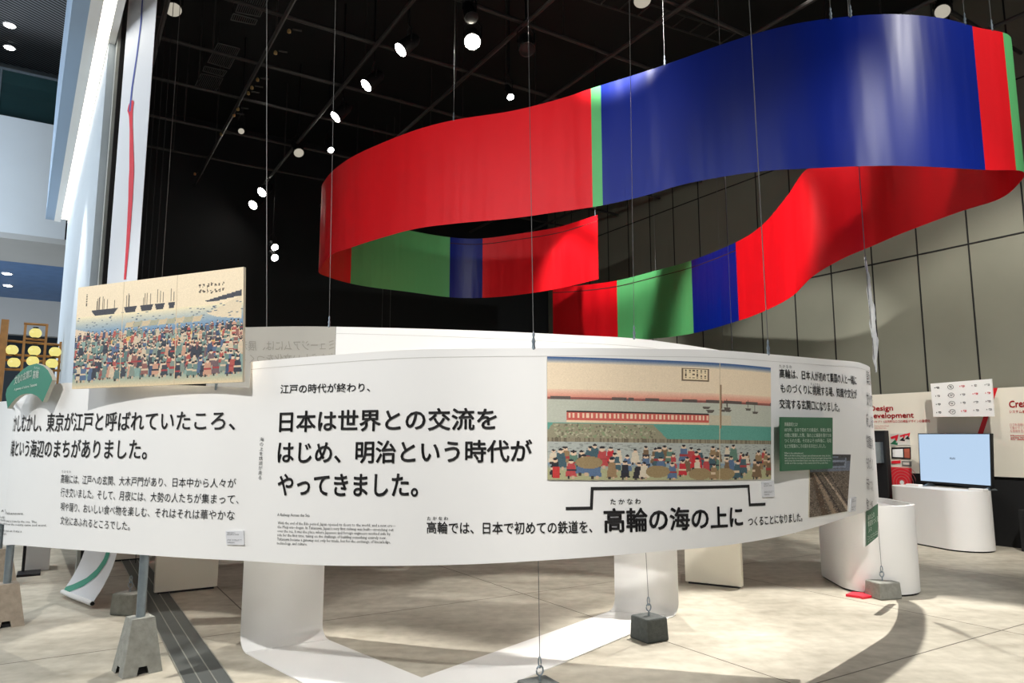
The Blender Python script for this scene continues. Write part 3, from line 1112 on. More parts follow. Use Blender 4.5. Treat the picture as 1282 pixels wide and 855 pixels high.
text_on(GP, 'What is the embankment?\nWhen the first railway in Japan opened between two cities, the line\nran over the sea on a bank of stone. It was found again during works\nand it kept the form that it had in the days when trains first ran, so\nit tells us of the opening of the country and of the people then.', 981.3, 566, 581.5, 1040, 566.5, 581, WHITEINK, gpb, bold=.004, off=.003)


def caption(corners, lab, lines):
    o = thing('caption_plate', lab, 'caption', BAN.at(*BAN.px(*corners[3]), 0.004), 'small white caption plates on the banner')
    pl = quad_on(BAN, 'plate', corners, mat('plate_white', (218, 219, 222), 0.5, var=0.02), o, off=0.012, thick=0.010, n=4, rows=1)
    (ax, ay), (bx, by), (cx, cy), (dx, dy) = corners
    for (fa, fb, f0, f1, body) in lines:
        def P(f, g):
            x0, x1 = ax + (dx - ax) * g, bx + (cx - bx) * g
            y0, y1 = ay + (dy - ay) * g, by + (cy - by) * g
            return x0 + (x1 - x0) * f, y0 + (y1 - y0) * f
        l0, l1 = P(f0, fa), P(f0, fb)
        r0, r1 = P(f1, fa), P(f1, fb)
        text_on(BAN, body, l0[0], l0[1], l1[1], r0[0], r0[1], r1[1], INK, pl, bold=0.0, off=0.015)
    return o


CL = [(.08, .17, .08, .55, '「海辺のまち」'), (.22, .29, .08, .75, '明治時代 所蔵'), (.60, .72, .08, .9, 'View of the shore\nprint on paper'), (.78, .86, .08, .5, 'collection')]
caption([(284, 664.5), (306.5, 664.3), (307, 682), (285, 681.5)], 'small white caption plate low on the banner, under the paragraph about the seaside town', CL)
caption([(952.5, 603.5), (967, 602.5), (968, 621.8), (953.5, 622.5)], 'small white caption plate on the banner, just under a corner of the woodblock print', CL)
caption([(1064, 624), (1070.5, 622), (1069.3, 639.5), (1062.5, 641)], 'small white caption plate on the banner, beside the excavation photograph', CL)

# print board above the banner's low part
A0, A1 = atY(94, 420, 5.0), atY(304, 410, 4.40)
PB = Plane(A0, A1 - A0)
pbd = thing('print_board', 'large cream woodblock style print board of a crowded market, standing above the banner', 'art print', PB.at(0.7, PB.px(200, 482)[1]))
quad_on(PB, 'board', [(98, 360), (305, 334), (303.5, 478), (90, 487)], INKM, pbd, off=0, thick=0.02, raster=paint_market_print())
for x, y in [(130, 470), (270, 462)]:
    p = PB.at(*PB.px(x, y), -0.02)
    q = BAN.px(x, 490)[0]
    e = BAN.at(q, lowtop(q) - .02, 0.0)
    MB().tube([p, e], 0.008, 6).build('bracket', STEEL, pbd)

# green arched sign
G0, G1 = atY(8, 490, 5.75), atY(66, 480, 5.30)
GS = Plane(G0, G1 - G0)
gs = thing('arched_sign', 'green arched sign with white lettering on the banner\'s upper edge', 'sign', GS.at(0.15, GS.px(38, 510)[1]))
outer = [(9.5, 511.5), (7, 494), (8.5, 487), (14, 478.5), (21, 470), (28, 463), (36, 457.5), (46, 455), (54, 458), (60, 463.5), (64.5, 472), (65.5, 475.5), (53.5, 503.5)]
inner = [(50.5, 500), (46, 495.5), (40, 493), (33, 492.6), (26, 494.5), (20, 498.5), (14.5, 504.5)]
ringp = outer + inner
fr = [GS.at(*GS.px(*p), 0.0) for p in ringp]
bk = [GS.at(*GS.px(*p), -0.03) for p in ringp]
n = len(ringp)
gsb = mesh_obj('board', fr + bk, [tuple(range(n)), tuple(range(2 * n - 1, n - 1, -1))] + [(i, n + i, n + (i + 1) % n, (i + 1) % n) for i in range(n)], TEAL, gs,
             mats=[TEAL, mat('sign_edge', (196, 194, 180), 0.6)], midx=[0, 1] + [1] * n)
MB().tube([GS.at(*GS.px(56, 492), -0.03), BAN.at(BAN.px(56, 500)[0], 1.84, 0)], 0.008, 6).build('bracket', STEEL, gs)
MB().tube([GS.at(*GS.px(12, 500), -0.03), BAN.at(BAN.px(16, 505)[0], 1.80, 0)], 0.008, 6).build('bracket', STEEL, gs)
text_on(GS, '文化の玄関口', 19, 471, 482, 40.5, 462, 472, WHITEINK, gsb, bold=.02, off=.003)
text_on(GS, '高輪', 42, 463.5, 475, 49.5, 463, 473, WHITEINK, gsb, bold=.02, off=.003)
text_on(GS, 'た か な わ', 43.5, 458.3, 461.3, 50.5, 460, 462.6, WHITEINK, gsb, bold=.004, off=.003)
text_on(GS, 'A gateway of culture, Takanawa', 18.5, 486, 490, 47, 479, 484, WHITEINK, gsb, bold=.02, off=.003)

# ================================================================== COLOURED RIBBON
RB = []


def rib(x, yt, yb, Y):
    a, b = atY(x, yt, Y), atY(x, yb, Y)
    RB.append((a.x, a.y, a.z, b.z))


def ribz(x, Y, zt, zb, yref=300):
    p = atY(x, yref, Y)
    RB.append((p.x, p.y, zt, zb))


# far tail -> left bend -> near sweep -> right bend -> inner return
for x, yt, yb, Y in [(748, 269, 349.5, 13.6), (700, 284, 361, 14.1), (650, 292.5, 369, 14.4), (603, 298.5, 373, 14.5), (563, 297, 372, 14.3), (510, 288, 365, 13.7), (470, 277, 360, 13.0), (440, 262, 354.5, 12.2), (415, 245, 347, 11.2), (403, 236, 341, 10.5)]:
    rib(x, yt, yb, Y)
for x, yt, yb, Y in [(408, 224, 331, 10.1), (420, 211, 318, 9.75), (440, 197, 311, 9.4), (470, 182.5, 301, 9.0), (520, 163, 287, 8.55), (570, 150, 280, 8.2), (640, 139, 273.5, 7.75), (700, 124, 265, 7.35), (747, 108.5, 258, 7.0), (800, 92, 246, 6.72), (850, 75, 231, 6.5), (900, 57, 221, 6.22), (950, 41, 214, 5.92), (1000, 29, 211, 5.66), (1050, 22, 208.5, 5.48), (1090, 18.5, 207.5, 5.4), (1130, 18, 208, 5.38), (1180, 23, 210.5, 5.46), (1222, 34, 213, 5.66)]:
    rib(x, yt, yb, Y)
RB.append((4.45, 6.0, 5.06, 3.80))
RB.append((4.68, 6.42, 5.08, 3.82))
RB.append((4.76, 6.8, 5.08, 3.82))
ribz(1200, 7.25, 5.07, 3.84, 265)
ribz(1130, 7.85, 5.03, 3.79, 290)
rib(1085, 206, 308, 8.3)
rib(1045, 205, 325, 8.55)
rib(1010, 212, 346, 8.8)
for x, yt, yb, Y in [(985, 246, 371, 9.2), (955, 281, 388, 9.9), (922, 303, 401, 10.7), (866, 326, 417, 12.0), (820, 339, 423.5, 13.2), (773, 351, 426, 14.3), (730, 357, 425, 15.2), (692, 360, 422, 16.0)]:
    rib(x, yt, yb, Y)
RIB = Sheet(RB, 12)
rbt = thing('hanging_ribbon', 'huge looping ribbon of red, blue and green cloth hung from the ceiling', 'ribbon', (1.5, 8, 3.6))
iL = int(np.argmin(RIB.a[:, 0] / RIB.a[:, 1]))
iR = int(np.argmax(RIB.a[:, 0] / RIB.a[:, 1]))


def rs(x, i0, i1, y=300):
    """arc length where the ribbon crosses px x between samples i0 and i1"""
    r = ray(x, y)
    f = RIB.a[:, 0] - r.x * RIB.a[:, 1]
    for i in range(i0, i1):
        if f[i] * f[i + 1] <= 0:
            return RIB.s[i] + (RIB.s[i + 1] - RIB.s[i]) * f[i] / (f[i] - f[i + 1])
    raise ValueError(x)


N = len(RIB.a) - 1
cuts = [('red_panel', RED, 0, rs(604, 0, iL, 335)), ('blue_panel', BLUE, None, rs(563, 0, iL, 335)), ('green_panel', GREEN, None, rs(440, 0, iL, 310)), ('red_panel', RED, None, rs(741, iL, iR, 185)),
        ('green_panel', GREEN, None, rs(753.5, iL, iR, 185)), ('blue_panel', BLUE, None, rs(1225, iL, iR, 120)), ('red_panel', RED, None, rs(1263, iL, iR, 120)), ('green_panel', GREEN, None, RIB.s[iR] + 0.02),
        ('red_panel', RED, None, rs(923, iR, N, 350)), ('blue_panel', BLUE, None, rs(867, iR, N, 370)), ('green_panel', GREEN, None, rs(773, iR, N, 390)), ('red_panel', RED, None, RIB.L)]
prev = 0
for nm, mm, a, b in cuts:
    vs, fs = RIB.strip(prev, b, max(4, int((b - prev) / 0.06)), 8)
    sheet_obj(nm, vs, fs, mm, rbt)
    prev = b
HEM = mat('ribbon_stitch', (60, 30, 30), 0.8)
for a, b in [(rs(923, iR, N, 350), RIB.L), (0.0, rs(563, 0, iL, 335))]:
    for sd in (1, -1):
        vs, fs = RIB.strip(a, b, 80, 1, ztop=lambda s: RIB.pt(s)[2] - 0.115, zbot=lambda s: RIB.pt(s)[2] - 0.13, off=0.004 * sd)
        mesh_obj('hem', vs, fs, HEM, rbt)

# ================================================================== WHITE FOLDED STAND ON THE FLOOR
L0, L1 = on_z(300, 814.5), on_z(403, 799)
R0, R1 = on_z(770, 764), on_z(850, 769.5)
IV = on_z(528, 850)
dl = (IV - L1).normalized()
dr = (IV - R0).normalized()


def isect(p, d, q, e):
    den = d.x * e.y - d.y * e.x
    t = ((q.x - p.x) * e.y - (q.y - p.y) * e.x) / den
    return p + d * t


OV = isect(L0, dl, R1, dr)
st = thing('display_stand', 'white folded sheet stand, V-shaped floor strip with an upright panel at each end', 'stand', IV)


def upright(a, b, d, h, sgn):
    """panel rising from the fold a-b; d: floor direction away from the panel"""
    m = MB()
    R = 0.10
    prof = []
    for k in range(9):
        t = math.pi / 2 * k / 8
        prof.append((R - R * math.sin(t), R - R * math.cos(t)))
    prof.append((0, h * 0.6))
    prof.append((0, h))
    vs, fs = [], []
    T = 0.008
    for (o_, z) in prof:
        for e in (a, b):
            vs.append(Vector((e.x, e.y, 0)) + d * (o_) + Vector((0, 0, z + T)))
    for i in range(len(prof) - 1):
        fs.append((2 * i, 2 * i + 1, 2 * i + 3, 2 * i + 2))
    o = mesh_obj('upright_panel', vs, fs, WHITEP, st, smooth=True)
    md = o.modifiers.new('thickness', 'SOLIDIFY')
    md.thickness = 0.008
    md.offset = 0
    return o


upright(L0, L1, dl, 1.0, 1)
upright(R0, R1, dr, 1.0, 1)
ring = [L0 + dl * .1, L1 + dl * .1, IV, R0 + dr * .1, R1 + dr * .1, OV]
lo = [Vector((p.x, p.y, 0.001)) for p in ring]
hi = [Vector((p.x, p.y, 0.009)) for p in ring]
m = MB().add(lo + hi, [(5, 4, 3, 2), (5, 2, 1, 0), (6, 7, 8, 11), (8, 9, 10, 11)] + [(i, (i + 1) % 6, 6 + (i + 1) % 6, 6 + i) for i in range(6)])
m.build('floor_strip', WHITEP, st)

# ================================================================== UPRIGHT BOARDS ON THE FLOOR
def board(px0, px1, h, lab, thick=0.07, m=CREAM):
    a, b = on_z(*px0), on_z(*px1)
    d = (b - a).normalized()
    n = Vector((-d.y, d.x, 0))
    t = thing('display_board', lab, 'board', (a + b) / 2, 'cream display boards standing behind the banner')
    MB().hexa([a + Vector((0, 0, .02)), b + Vector((0, 0, .02)), b + n * thick + Vector((0, 0, .02)), a + n * thick + Vector((0, 0, .02))],
              [a + Vector((0, 0, h)), b + Vector((0, 0, h)), b + n * thick + Vector((0, 0, h)), a + n * thick + Vector((0, 0, h))]).build('panel', m, t, bevel=0.004)
    MB().hexa([a + d * .03 + n * .01, b - d * .03 + n * .01, b - d * .03 + n * (thick - .01), a + d * .03 + n * (thick - .01)],
              [p + Vector((0, 0, .02)) for p in (a + d * .03 + n * .01, b - d * .03 + n * .01, b - d * .03 + n * (thick - .01), a + d * .03 + n * (thick - .01))]).build('base', BLACKM, t)
    return t


board((193, 745), (272, 736.5), 1.0, 'cream board standing on the floor beside the dark floor track')
board((858, 730), (929, 737.5), 1.0, 'cream board standing on the floor behind the white folded stand')
board((120, 705), (190, 699.5), 1.6, 'wide cream board far back on the floor beyond the tapestry', 0.08)

# ================================================================== POSTS WITH CONCRETE BASES
def pole(front0, front1, top_px, lab, px_top, m, h=1.75, hz=0.34, pole_r=0.029):
    a, b = on_z(*front0), on_z(*front1)
    d = (b - a)
    w = d.length
    d.normalize()
    n = Vector((-d.y, d.x, 0))
    c = (a + b) / 2 + n * (w / 2)
    t = thing('post_stand', lab, 'post', c, 'steel posts on concrete bases')
    hb, ht = w / 2, w * 0.29

    def ring(k, z):
        return [c - d * k - n * k + Vector((0, 0, z)), c + d * k - n * k + Vector((0, 0, z)), c + d * k + n * k + Vector((0, 0, z)), c - d * k + n * k + Vector((0, 0, z))]
    # front faces with a notch at the foot
    mb = MB()
    k0 = hb
    z1, nw = 0.05, 0.22

    def at(k, z, f, side):
        """point on side (0 front,1 right,2 back,3 left) at fraction f (-1..1)"""
        e, g = [(d, -n), (n, d), (-d, n), (-n, -d)][side]
        return c + e * (k * f) + g * k + Vector((0, 0, z))
    kz = hb + (ht - hb) * (z1 / hz)
    for sd in range(4):
        A = [at(hb, 0, -1, sd), at(hb, 0, -nw - .08, sd), at(kz, z1, -nw, sd), at(kz, z1, nw, sd), at(hb, 0, nw + .08, sd), at(hb, 0, 1, sd), at(ht, hz, 1, sd), at(ht, hz, -1, sd)]
        mb.add(A, [(0, 1, 2, 7), (2, 3, 6, 7), (3, 4, 5, 6)])
    mb.add(ring(ht, hz), [(0, 1, 2, 3)])
    mb.build('concrete_base', m, t)
    nb = MB()
    for sd in range(4):
        g = [n, -d, -n, d][sd]
        A = [at(hb, 0, -nw - .08, sd), at(kz, z1, -nw, sd), at(kz, z1, nw, sd), at(hb, 0, nw + .08, sd)]
        nb.add([p + g * 0.03 for p in A], [(0, 1, 2, 3)])
    nb.build('foot_notch', BLACK, t)
    MB().tube([c + Vector((0, 0, hz - .02)), c + Vector((0, 0, h))], pole_r, 14).build('pole', STEEL, t, smooth=True)
    return t


pole((153, 850.5), (203.5, 840), None, 'grey steel post in a pyramid concrete base beside the floor track', None, CONC)
pole((-18, 790), (31, 783), None, 'grey steel post in a tan concrete base, first of the pair under the banner\'s end', None, CONCB, hz=0.33)
pole((-22, 740), (22, 734), None, 'grey steel post in a tan concrete base, second and farther of the pair', None, CONCB, hz=0.38)

# ================================================================== WIRES AND WEIGHTS
def wire(p0, p1, lab, clip0=False, clip1=False, r=0.0022, group='hanging wires', m=WIRE):
    p0, p1 = Vector(p0), Vector(p1)
    o = thing('hanging_wire', lab, 'wire', p1, group)
    MB().tube([p0, p1], r, 6).build('cable', m, o)
    for on, p, dz in ((clip0, p0, -1), (clip1, p1, 1)):
        if on:
            MB().lathe(p + Vector((0, 0, 0.06 * dz * 0)), (0, 0, 1), [(0.004, -0.01), (0.012, 0.0), (0.008, 0.025), (0.013, 0.04), (0.005, 0.065), (0.009, 0.08), (0.003, 0.1)], 8).build('clip', STEEL, o, smooth=True)
    return o


def weight(px_c, size, h, ang, m, lab, hook_h=0.16):
    p = on_z(*px_c)
    o = thing('floor_weight', lab, 'weight', p, 'stone weights holding wires')
    c, s = math.cos(ang), math.sin(ang)
    b = MB()
    q0 = [(-size[0] / 2, -size[1] / 2), (size[0] / 2, -size[1] / 2), (size[0] / 2, size[1] / 2), (-size[0] / 2, size[1] / 2)]
    R = lambda x, y, z: p + Vector((x * c - y * s, x * s + y * c, z))
    b.hexa([R(x, y, 0) for x, y in q0], [R(x * .93, y * .93, h) for x, y in q0])
    b.build('block', m, o, bevel=0.012)
    # eye bolt: ring with a stem, and a shackle above
    e = MB().tube([R(0, 0, h - .01), R(0, 0, h + .035)], 0.006, 8)
    cc = R(0, 0, h + .06)
    e.tube([cc + Vector((math.cos(t) * .022 * c, math.cos(t) * .022 * s, math.sin(t) * .026)) for t in [2 * math.pi * k / 12 for k in range(13)]], 0.005, 6)
    e.build('eye_bolt', STEEL, o, smooth=True)
    cc = R(0, 0, h + .105)
    MB().tube([cc + Vector((math.cos(t) * .014 * -s, math.cos(t) * .014 * c, math.sin(t) * .03)) for t in [2 * math.pi * k / 12 for k in range(13)]], 0.0045, 6).build('shackle', STEEL, o, smooth=True)
    return p + Vector((0, 0, h + .13))


wA = weight((813, 800), (.21, .21), .17, 0.5, DARKCONC, 'dark stone weight on the floor in front of the folded white stand')
wB = weight((676, 881), (.21, .21), .12, 0.5, DARKCONC, 'dark stone weight at the picture\'s lower edge below the bracketed heading')
wC = weight((1106, 748), (.25, .21), .155, 0.25, CONC, 'grey concrete weight on the floor against the white oval pedestal')
wD = weight((161, 768), (.24, .18), .18, -0.25, CONC, 'grey concrete weight on the floor near the rolled tapestry foot')


def top_of(S, x, y, last=False):
    s, z = S.px(x, y, last)
    return S.at(s, S.pt(s)[2], 0)


def wire_px(x0, y0, end, lab, **kw):
    """wire from the frame's upper edge down to a point that is already placed, hung from the ceiling grid"""
    e = Vector(end)
    r0 = ray(x0, y0)
    p = Vector((r0.x * e.y, e.y, H0 + r0.z * e.y))
    d = (p - e)
    p2 = e + d * ((ZC - e.z) / d.z)
    return wire(p2, e, lab, **kw)


e = top_of(BAN, 668, 436)
wire_px(661, 0, e, 'thin wire hung to the clip on the banner above the woodblock print', clip1=True)
wire(e + Vector((0.01, 0.012, -0.02)), wB, 'thin wire from behind the banner down to the weight at the lower edge', clip1=False)
e = top_of(INS, 794, 424)
wire_px(788, 0, e, 'thin wire crossing the ribbon beside its narrow green stripe, down to the inner banner', clip1=True)
wire(e + Vector((0.0, 0.015, -0.02)), wA, 'thin wire down to the dark weight in front of the folded stand')
e = top_of(BAN, 962, 442)
wire_px(938, 0, e, 'bright twisted wire crossing the broad blue part of the ribbon', clip1=True, r=0.0032)
e = top_of(INS, 412, 409) if False else top_of(GRS, 412, 409)
wire_px(420, 0, e, 'thin wire hung past the ribbon\'s outer red bend to the grey banner', clip1=True)
e = top_of(GRS, 334, 410)
wire_px(334, 0, e, 'thick grey wire hung to the grey banner between the print board and the ribbon', r=0.004)
e = BAN.at(BAN.px(1090, 460)[0] + 0.3, 2.15, 0)
wire(e, wC, 'thin wire from the banner\'s folded end down to the concrete weight at the pedestal')
for x1, y1, Yw, lab in [(488, 412, 15.2, 'thin far wire below the ribbon\'s inner green part'), (478, 412, 15.6, 'second thin far wire below the ribbon\'s inner green part, beside the other'), (823, 421, 14.6, 'thin wire seen through the ribbon loop, first from the narrow green stripe'), (882, 436, 14.4, 'thin wire seen through the ribbon loop, second from the narrow green stripe'),
                        (905.5, 440, 14.2, 'thin wire seen through the ribbon loop, third from the narrow green stripe'), (917, 442, 7.6, 'thin wire seen through the ribbon loop, hanging before the lower blue part')]:
    p = atY(x1, y1, Yw)
    wire((p.x, p.y, ZC), (p.x, p.y, 0.0), lab, r=0.004 if Yw > 10 else 0.0022)


# ribbon's own hangers
def rib_top(x, i0, i1, y):
    s = rs(x, i0, i1, y)
    return RIB.at(s, RIB.pt(s)[2], 0)


for x, i0, i1, y, lab in [(568, iL, iR, 150, 'ribbon hanger wire on the upper edge of the broad red part'), (832, iL, iR, 78, 'ribbon hanger wire on the upper edge of the blue part, first past the green stripe'),
                          (1040, iL, iR, 20, 'ribbon hanger wire on the crest of the blue part'), (1208, iL, iR, 28, 'ribbon hanger wire on the blue part near its red end'), (1242, iL, iR, 38, 'ribbon hanger wire on the small red part past the blue'),
                          (745, 0, iL, 270, 'ribbon hanger wire at the loose end of the farther red tail'), (694, iR, N, 360, 'ribbon hanger wire at the loose end of the lower red tail'), (1065, iL, iR, 20, 'ribbon hanger wire beside the one on the blue crest')]:
    p = rib_top(x, i0, i1, y)
    wire((p.x, p.y, ZC), p, lab, clip1=True, group='ribbon hanger wires')
for x0, x1, Y, lab in [(188, 178, 9.2, 'dark vertical cable nearest the tapestry edge'), (197, 186, 9.4, 'dark vertical cable, second from the tapestry edge'), (206, 194, 9.0, 'dark vertical cable, third from the tapestry edge'), (218, 203, 8.6, 'pale vertical wire, farthest of the bundle beside the tapestry')]:
    p = atY(x1, 345, Y)
    wire((p.x, p.y, ZC), (p.x, p.y, 0.0), lab, r=0.004, group='cables beside the tapestry', m=BLACKM if Y > 8.7 else WIRE)
# clear film round the wire at the banner's folded end
pts, rr = [], random.Random(2)
fa, fb = atY(1083, 321, 6.75), atY(1096, 466, 6.75)
fv, ff = [], []
K = 26
for i in range(K + 1):
    t = i / K
    p = fa.lerp(fb, t)
    wd = 0.004 + 0.052 * math.sin(min(1, t * 1.6) * math.pi / 2) * (1 - max(0, t - .75) * 3.4)
    for j in range(7):
        f = j / 6 - .15
        fv.append(p + Vector((wd * f + rr.uniform(-.005, .005), math.sin(j * 2.1 + i * .9) * .014, rr.uniform(-.004, .004))))
for i in range(K):
    for j in range(6):
        ff.append((i * 7 + j, i * 7 + j + 1, (i + 1) * 7 + j + 1, (i + 1) * 7 + j))
film = mat('clear_film', (225, 228, 230), 0.18, var=0.02)
film.node_tree.nodes['Principled BSDF'].inputs['Alpha'].default_value = 0.55
flm = thing('plastic_film_wrap', 'crumpled clear film hanging from a wire above the banner\'s folded end', 'film', fb)
mesh_obj('film', fv, ff, film, flm, smooth=True)
MB().tube([(fa.x, fa.y, ZC), fa, fb], 0.004, 6).build('cord', WIRE, flm)

# ================================================================== PEDESTALS
def stadium(A, Bp, r, z, n=20):
    A, Bp = Vector((A[0], A[1], 0)), Vector((Bp[0], Bp[1], 0))
    d = (Bp - A).normalized()
    a0 = math.atan2(d.y, d.x)
    out = []
    for k in range(n + 1):
        t = a0 + math.pi / 2 + math.pi * k / n
        out.append(A + Vector((math.cos(t) * r, math.sin(t) * r, z)))
    for k in range(n + 1):
        t = a0 - math.pi / 2 + math.pi * k / n
        out.append(Bp + Vector((math.cos(t) * r, math.sin(t) * r, z)))
    return out


ped = thing('oval_pedestal', 'white oval pedestal standing behind the banner\'s folded end', 'pedestal', (3.7, 7.7, 0))
pa_, pb_ = (3.69, 7.50), (3.74, 8.02)
MB().hexa(stadium(pa_, pb_, .355, 0), stadium(pa_, pb_, .355, .02)).build('plinth', BLACKM, ped)
MB().hexa(stadium(pa_, pb_, .37, .02), stadium(pa_, pb_, .37, .80)).build('body', WHITEP, ped, smooth=True)
ra, rb_ = stadium(pa_, pb_, .372, .80), stadium(pa_, pb_, .372, .85)
ia, ib = stadium(pa_, pb_, .33, .80), stadium(pa_, pb_, .33, .85)
n = len(ra)
m = MB().add(ra + rb_ + ib + ia, [(i, (i + 1) % n, n + (i + 1) % n, n + i) for i in range(n)] + [(n + i, n + (i + 1) % n, 2 * n + (i + 1) % n, 2 * n + i) for i in range(n)] + [(2 * n + i, 2 * n + (i + 1) % n, 3 * n + (i + 1) % n, 3 * n + i) for i in range(n)])
m.build('rim', WHITEP, ped, smooth=True)
for (x, y, a_, lab) in [(3.58, 7.42, .3, 'folded white leaflet on the oval pedestal, by its rim'), (3.80, 7.62, -.4, 'folded white leaflet on the oval pedestal, toward its middle')]:
    c, s = math.cos(a_), math.sin(a_)
    t = MB()
    R = lambda px, py, pz: Vector((x + px * c - py * s, y + px * s + py * c, .80 + pz))
    t.add([R(-.06, -.09, .001), R(.06, -.09, .001), R(.06, .09, .001), R(-.06, .09, .001), R(-.06, -.09, .05), R(-.06, .09, .05)], [(0, 1, 2, 3), (0, 3, 5, 4), (1, 4, 5, 2)])
    o = t.build('leaflet', mat('leaflet_paper', (222, 220, 210), 0.6))
    tag(o, lab, 'leaflet', 'leaflets on the oval pedestal')

# green flag label
F0, F1 = atY(1084, 655, 6.62), atY(1098.5, 655, 6.95)
FP = Plane(F0, F1 - F0)
fl = thing('flag_sign', 'small dark green sign with white text hanging edge-on beside the wire', 'sign', FP.at(.1, FP.px(1090, 682)[1]))
quad_on(FP, 'backing', [(1082.6, 638.5), (1099.2, 629.2), (1099.2, 672), (1082.6, 685)], WHITEP, fl, off=0, thick=.012, n=2, rows=2)
flb = quad_on(FP, 'board', [(1084, 638.8), (1098.8, 630.5), (1098.8, 671.5), (1084, 684)], DKGREEN, fl, off=.003, n=2, rows=2)
p0, p1 = FP.at(*FP.px(1089, 637), -.006), FP.at(*FP.px(1089, 610), -.006)
MB().tube([p0, p1], .006, 6).build('cord', STEEL, fl)
text_on(FP, '海の上の\n鉄道をつくる\n人々', 1085, 645, 668, 1097.8, 637.5, 661, WHITEINK, flb, bold=.01, off=.006)
text_on(FP, 'The people who\nbuilt the railway\non the sea', 1085, 671.5, 679.5, 1097.8, 663.5, 671, WHITEINK, flb, bold=.004, off=.006)

# red arrow sheet on floor
ar = [on_z(*p) for p in [(1059, 746.8), (1067, 743.5), (1090, 744.5), (1092, 748.5), (1080, 750.5), (1076, 749.2)]]
m = MB().hexa([Vector((p.x, p.y, .001)) for p in ar], [Vector((p.x, p.y, .022)) for p in ar])
o = m.build('floor_marker', mat('red_marker', (226, 36, 58), 0.5))
tag(o, 'flat red marker lying on the floor beside the concrete weight', 'marker')

# TV counter
ct = thing('oval_counter', 'long white oval counter under the lit television', 'counter', (6.1, 10.4, 0))
ca, cb = (6.21, 10.10), (6.04, 10.92)
MB().hexa(stadium(ca, cb, .315, 0), stadium(ca, cb, .315, .02)).build('plinth', BLACKM, ct)
MB().hexa(stadium(ca, cb, .33, .02), stadium(ca, cb, .33, .80)).build('body', WHITEP, ct, smooth=True)
T0, T1 = atY(1150, 575, 10.95), atY(1240.5, 575, 9.86)
TV = Plane(T0, T1 - T0)
tv = thing('television', 'television with a pale blue lit screen standing on the white oval counter', 'television', TV.at(.6, .82))
quad_on(TV, 'body', [(1149.3, 542.4), (1240.2, 542.6), (1241.8, 612), (1152, 603.3)], BLACKM, tv, off=0, thick=.05, n=2, rows=2)
tvs = quad_on(TV, 'screen', [(1150.3, 543.6), (1239, 543.6), (1240.6, 608), (1153, 601.5)], SCREEN, tv, off=.004, n=2, rows=2)
text_on(TV, 'MoN', 1189.5, 572.5, 575.3, 1196, 572.5, 575.3, mat('screen_text', (60, 70, 84), 0.6), tvs, off=.008)
for x, y in [(1162, 606), (1238, 611)]:
    s, z = TV.px(x, y)
    c = TV.at(s, 0, -.025)
    MB().hexa([TV.at(s - .02, .802, .10), TV.at(s + .02, .802, .10), TV.at(s + .02, .802, -.14), TV.at(s - .02, .802, -.14)],
              [TV.at(s - .015, .80 + .05, -.01), TV.at(s + .015, .80 + .05, -.01), TV.at(s + .015, .80 + .05, -.05), TV.at(s - .015, .80 + .05, -.05)]).build('foot', STEEL, tv)
for x, y, lab in [(1155, 608.6, 'small white block on the oval counter at the television\'s farther foot'), (1236, 615, 'small white block on the oval counter at the television\'s nearer foot')]:
    s, z = TV.px(x, y)
    c = TV.at(s, .8, .16)
    o = MB().box(c, TV.d, TV.n, .11, .045, .801, .83).build('display_block', WHITEP, bevel=0.004)
    tag(o, lab, 'block', 'white blocks on the counter')

# ================================================================== DISPLAY WALL
DV = 11.32
DW = Plane(uv(4.0, DV), (U[0], U[1]))
dw = thing('display_wall', 'long cream display wall panel with red headings and a slanted red stripe', 'display wall', uv(4.5, DV, 0))
ubk = 8.9
dwp = MB().uvbox(0.5, ubk, DV, DV + .12, .965, 2.215).build('panel', CREAM, dw)
MB().uvbox(0.5, ubk, DV + .03, DV + .12, 0, .965).build('plinth', BLACK, dw)
text_on(DW, 'Design', 1089, 508.3, 516.6, 1118, 507, 516, REDINK, dwp, name='heading_lettering', bold=.02)
text_on(DW, 'Development', 1086.5, 517.3, 525.6, 1144, 515.8, 525.2, REDINK, dwp, name='heading_lettering', bold=.02)
text_on(DW, 'コンセプト 3次元的なロゴの検証デザインの最適化', 1090, 526.5, 529.5, 1164.5, 524.8, 528.8, REDINK, dwp, bold=.012)
text_on(DW, 'The concept was developed through\nmany studies of shape in space.', 1092, 532, 537, 1113, 532, 537.3, PINKINK, dwp, bold=0)
text_on(DW, 'Creative', 1263, 502, 510.5, 1302, 497.5, 509, REDINK, dwp, name='heading_lettering', bold=.02)
text_on(DW, 'システムをつくる', 1263.5, 513.8, 517.3, 1296, 512.8, 517, REDINK, dwp, bold=.012)
text_on(DW, 'ロゴを自由に変え\nて動かすことで多様\nな表現を生み出す', 1264, 530, 541.5, 1294, 529, 541.5, PINKINK, dwp, bold=0)
text_on(DW, 'Movement as\nopen system\nfor design', 1265, 544.5, 551.5, 1294, 544, 551.5, REDINK, dwp, bold=.03)
c = [DW.px(*p) for p in [(1243.5, 485.8), (1249.2, 485.4), (1223, 568), (1215.5, 568)]]
quad_sz(DW, 'red_stripe', c, mat('red_stripe_paint', (206, 22, 36), 0.5), dwp, off=.003, n=2, rows=4)


def poster(cs, m, lab, name='poster', parts=(), raster=None, grp='posters under the heading on the display wall'):
    o = thing(name, lab, 'poster', DW.at(*DW.px(*cs[3]), 0), grp)
    q = quad_on(DW, 'sheet', cs, m, o, off=.012, thick=.010, n=2, rows=2, raster=raster)
    return q


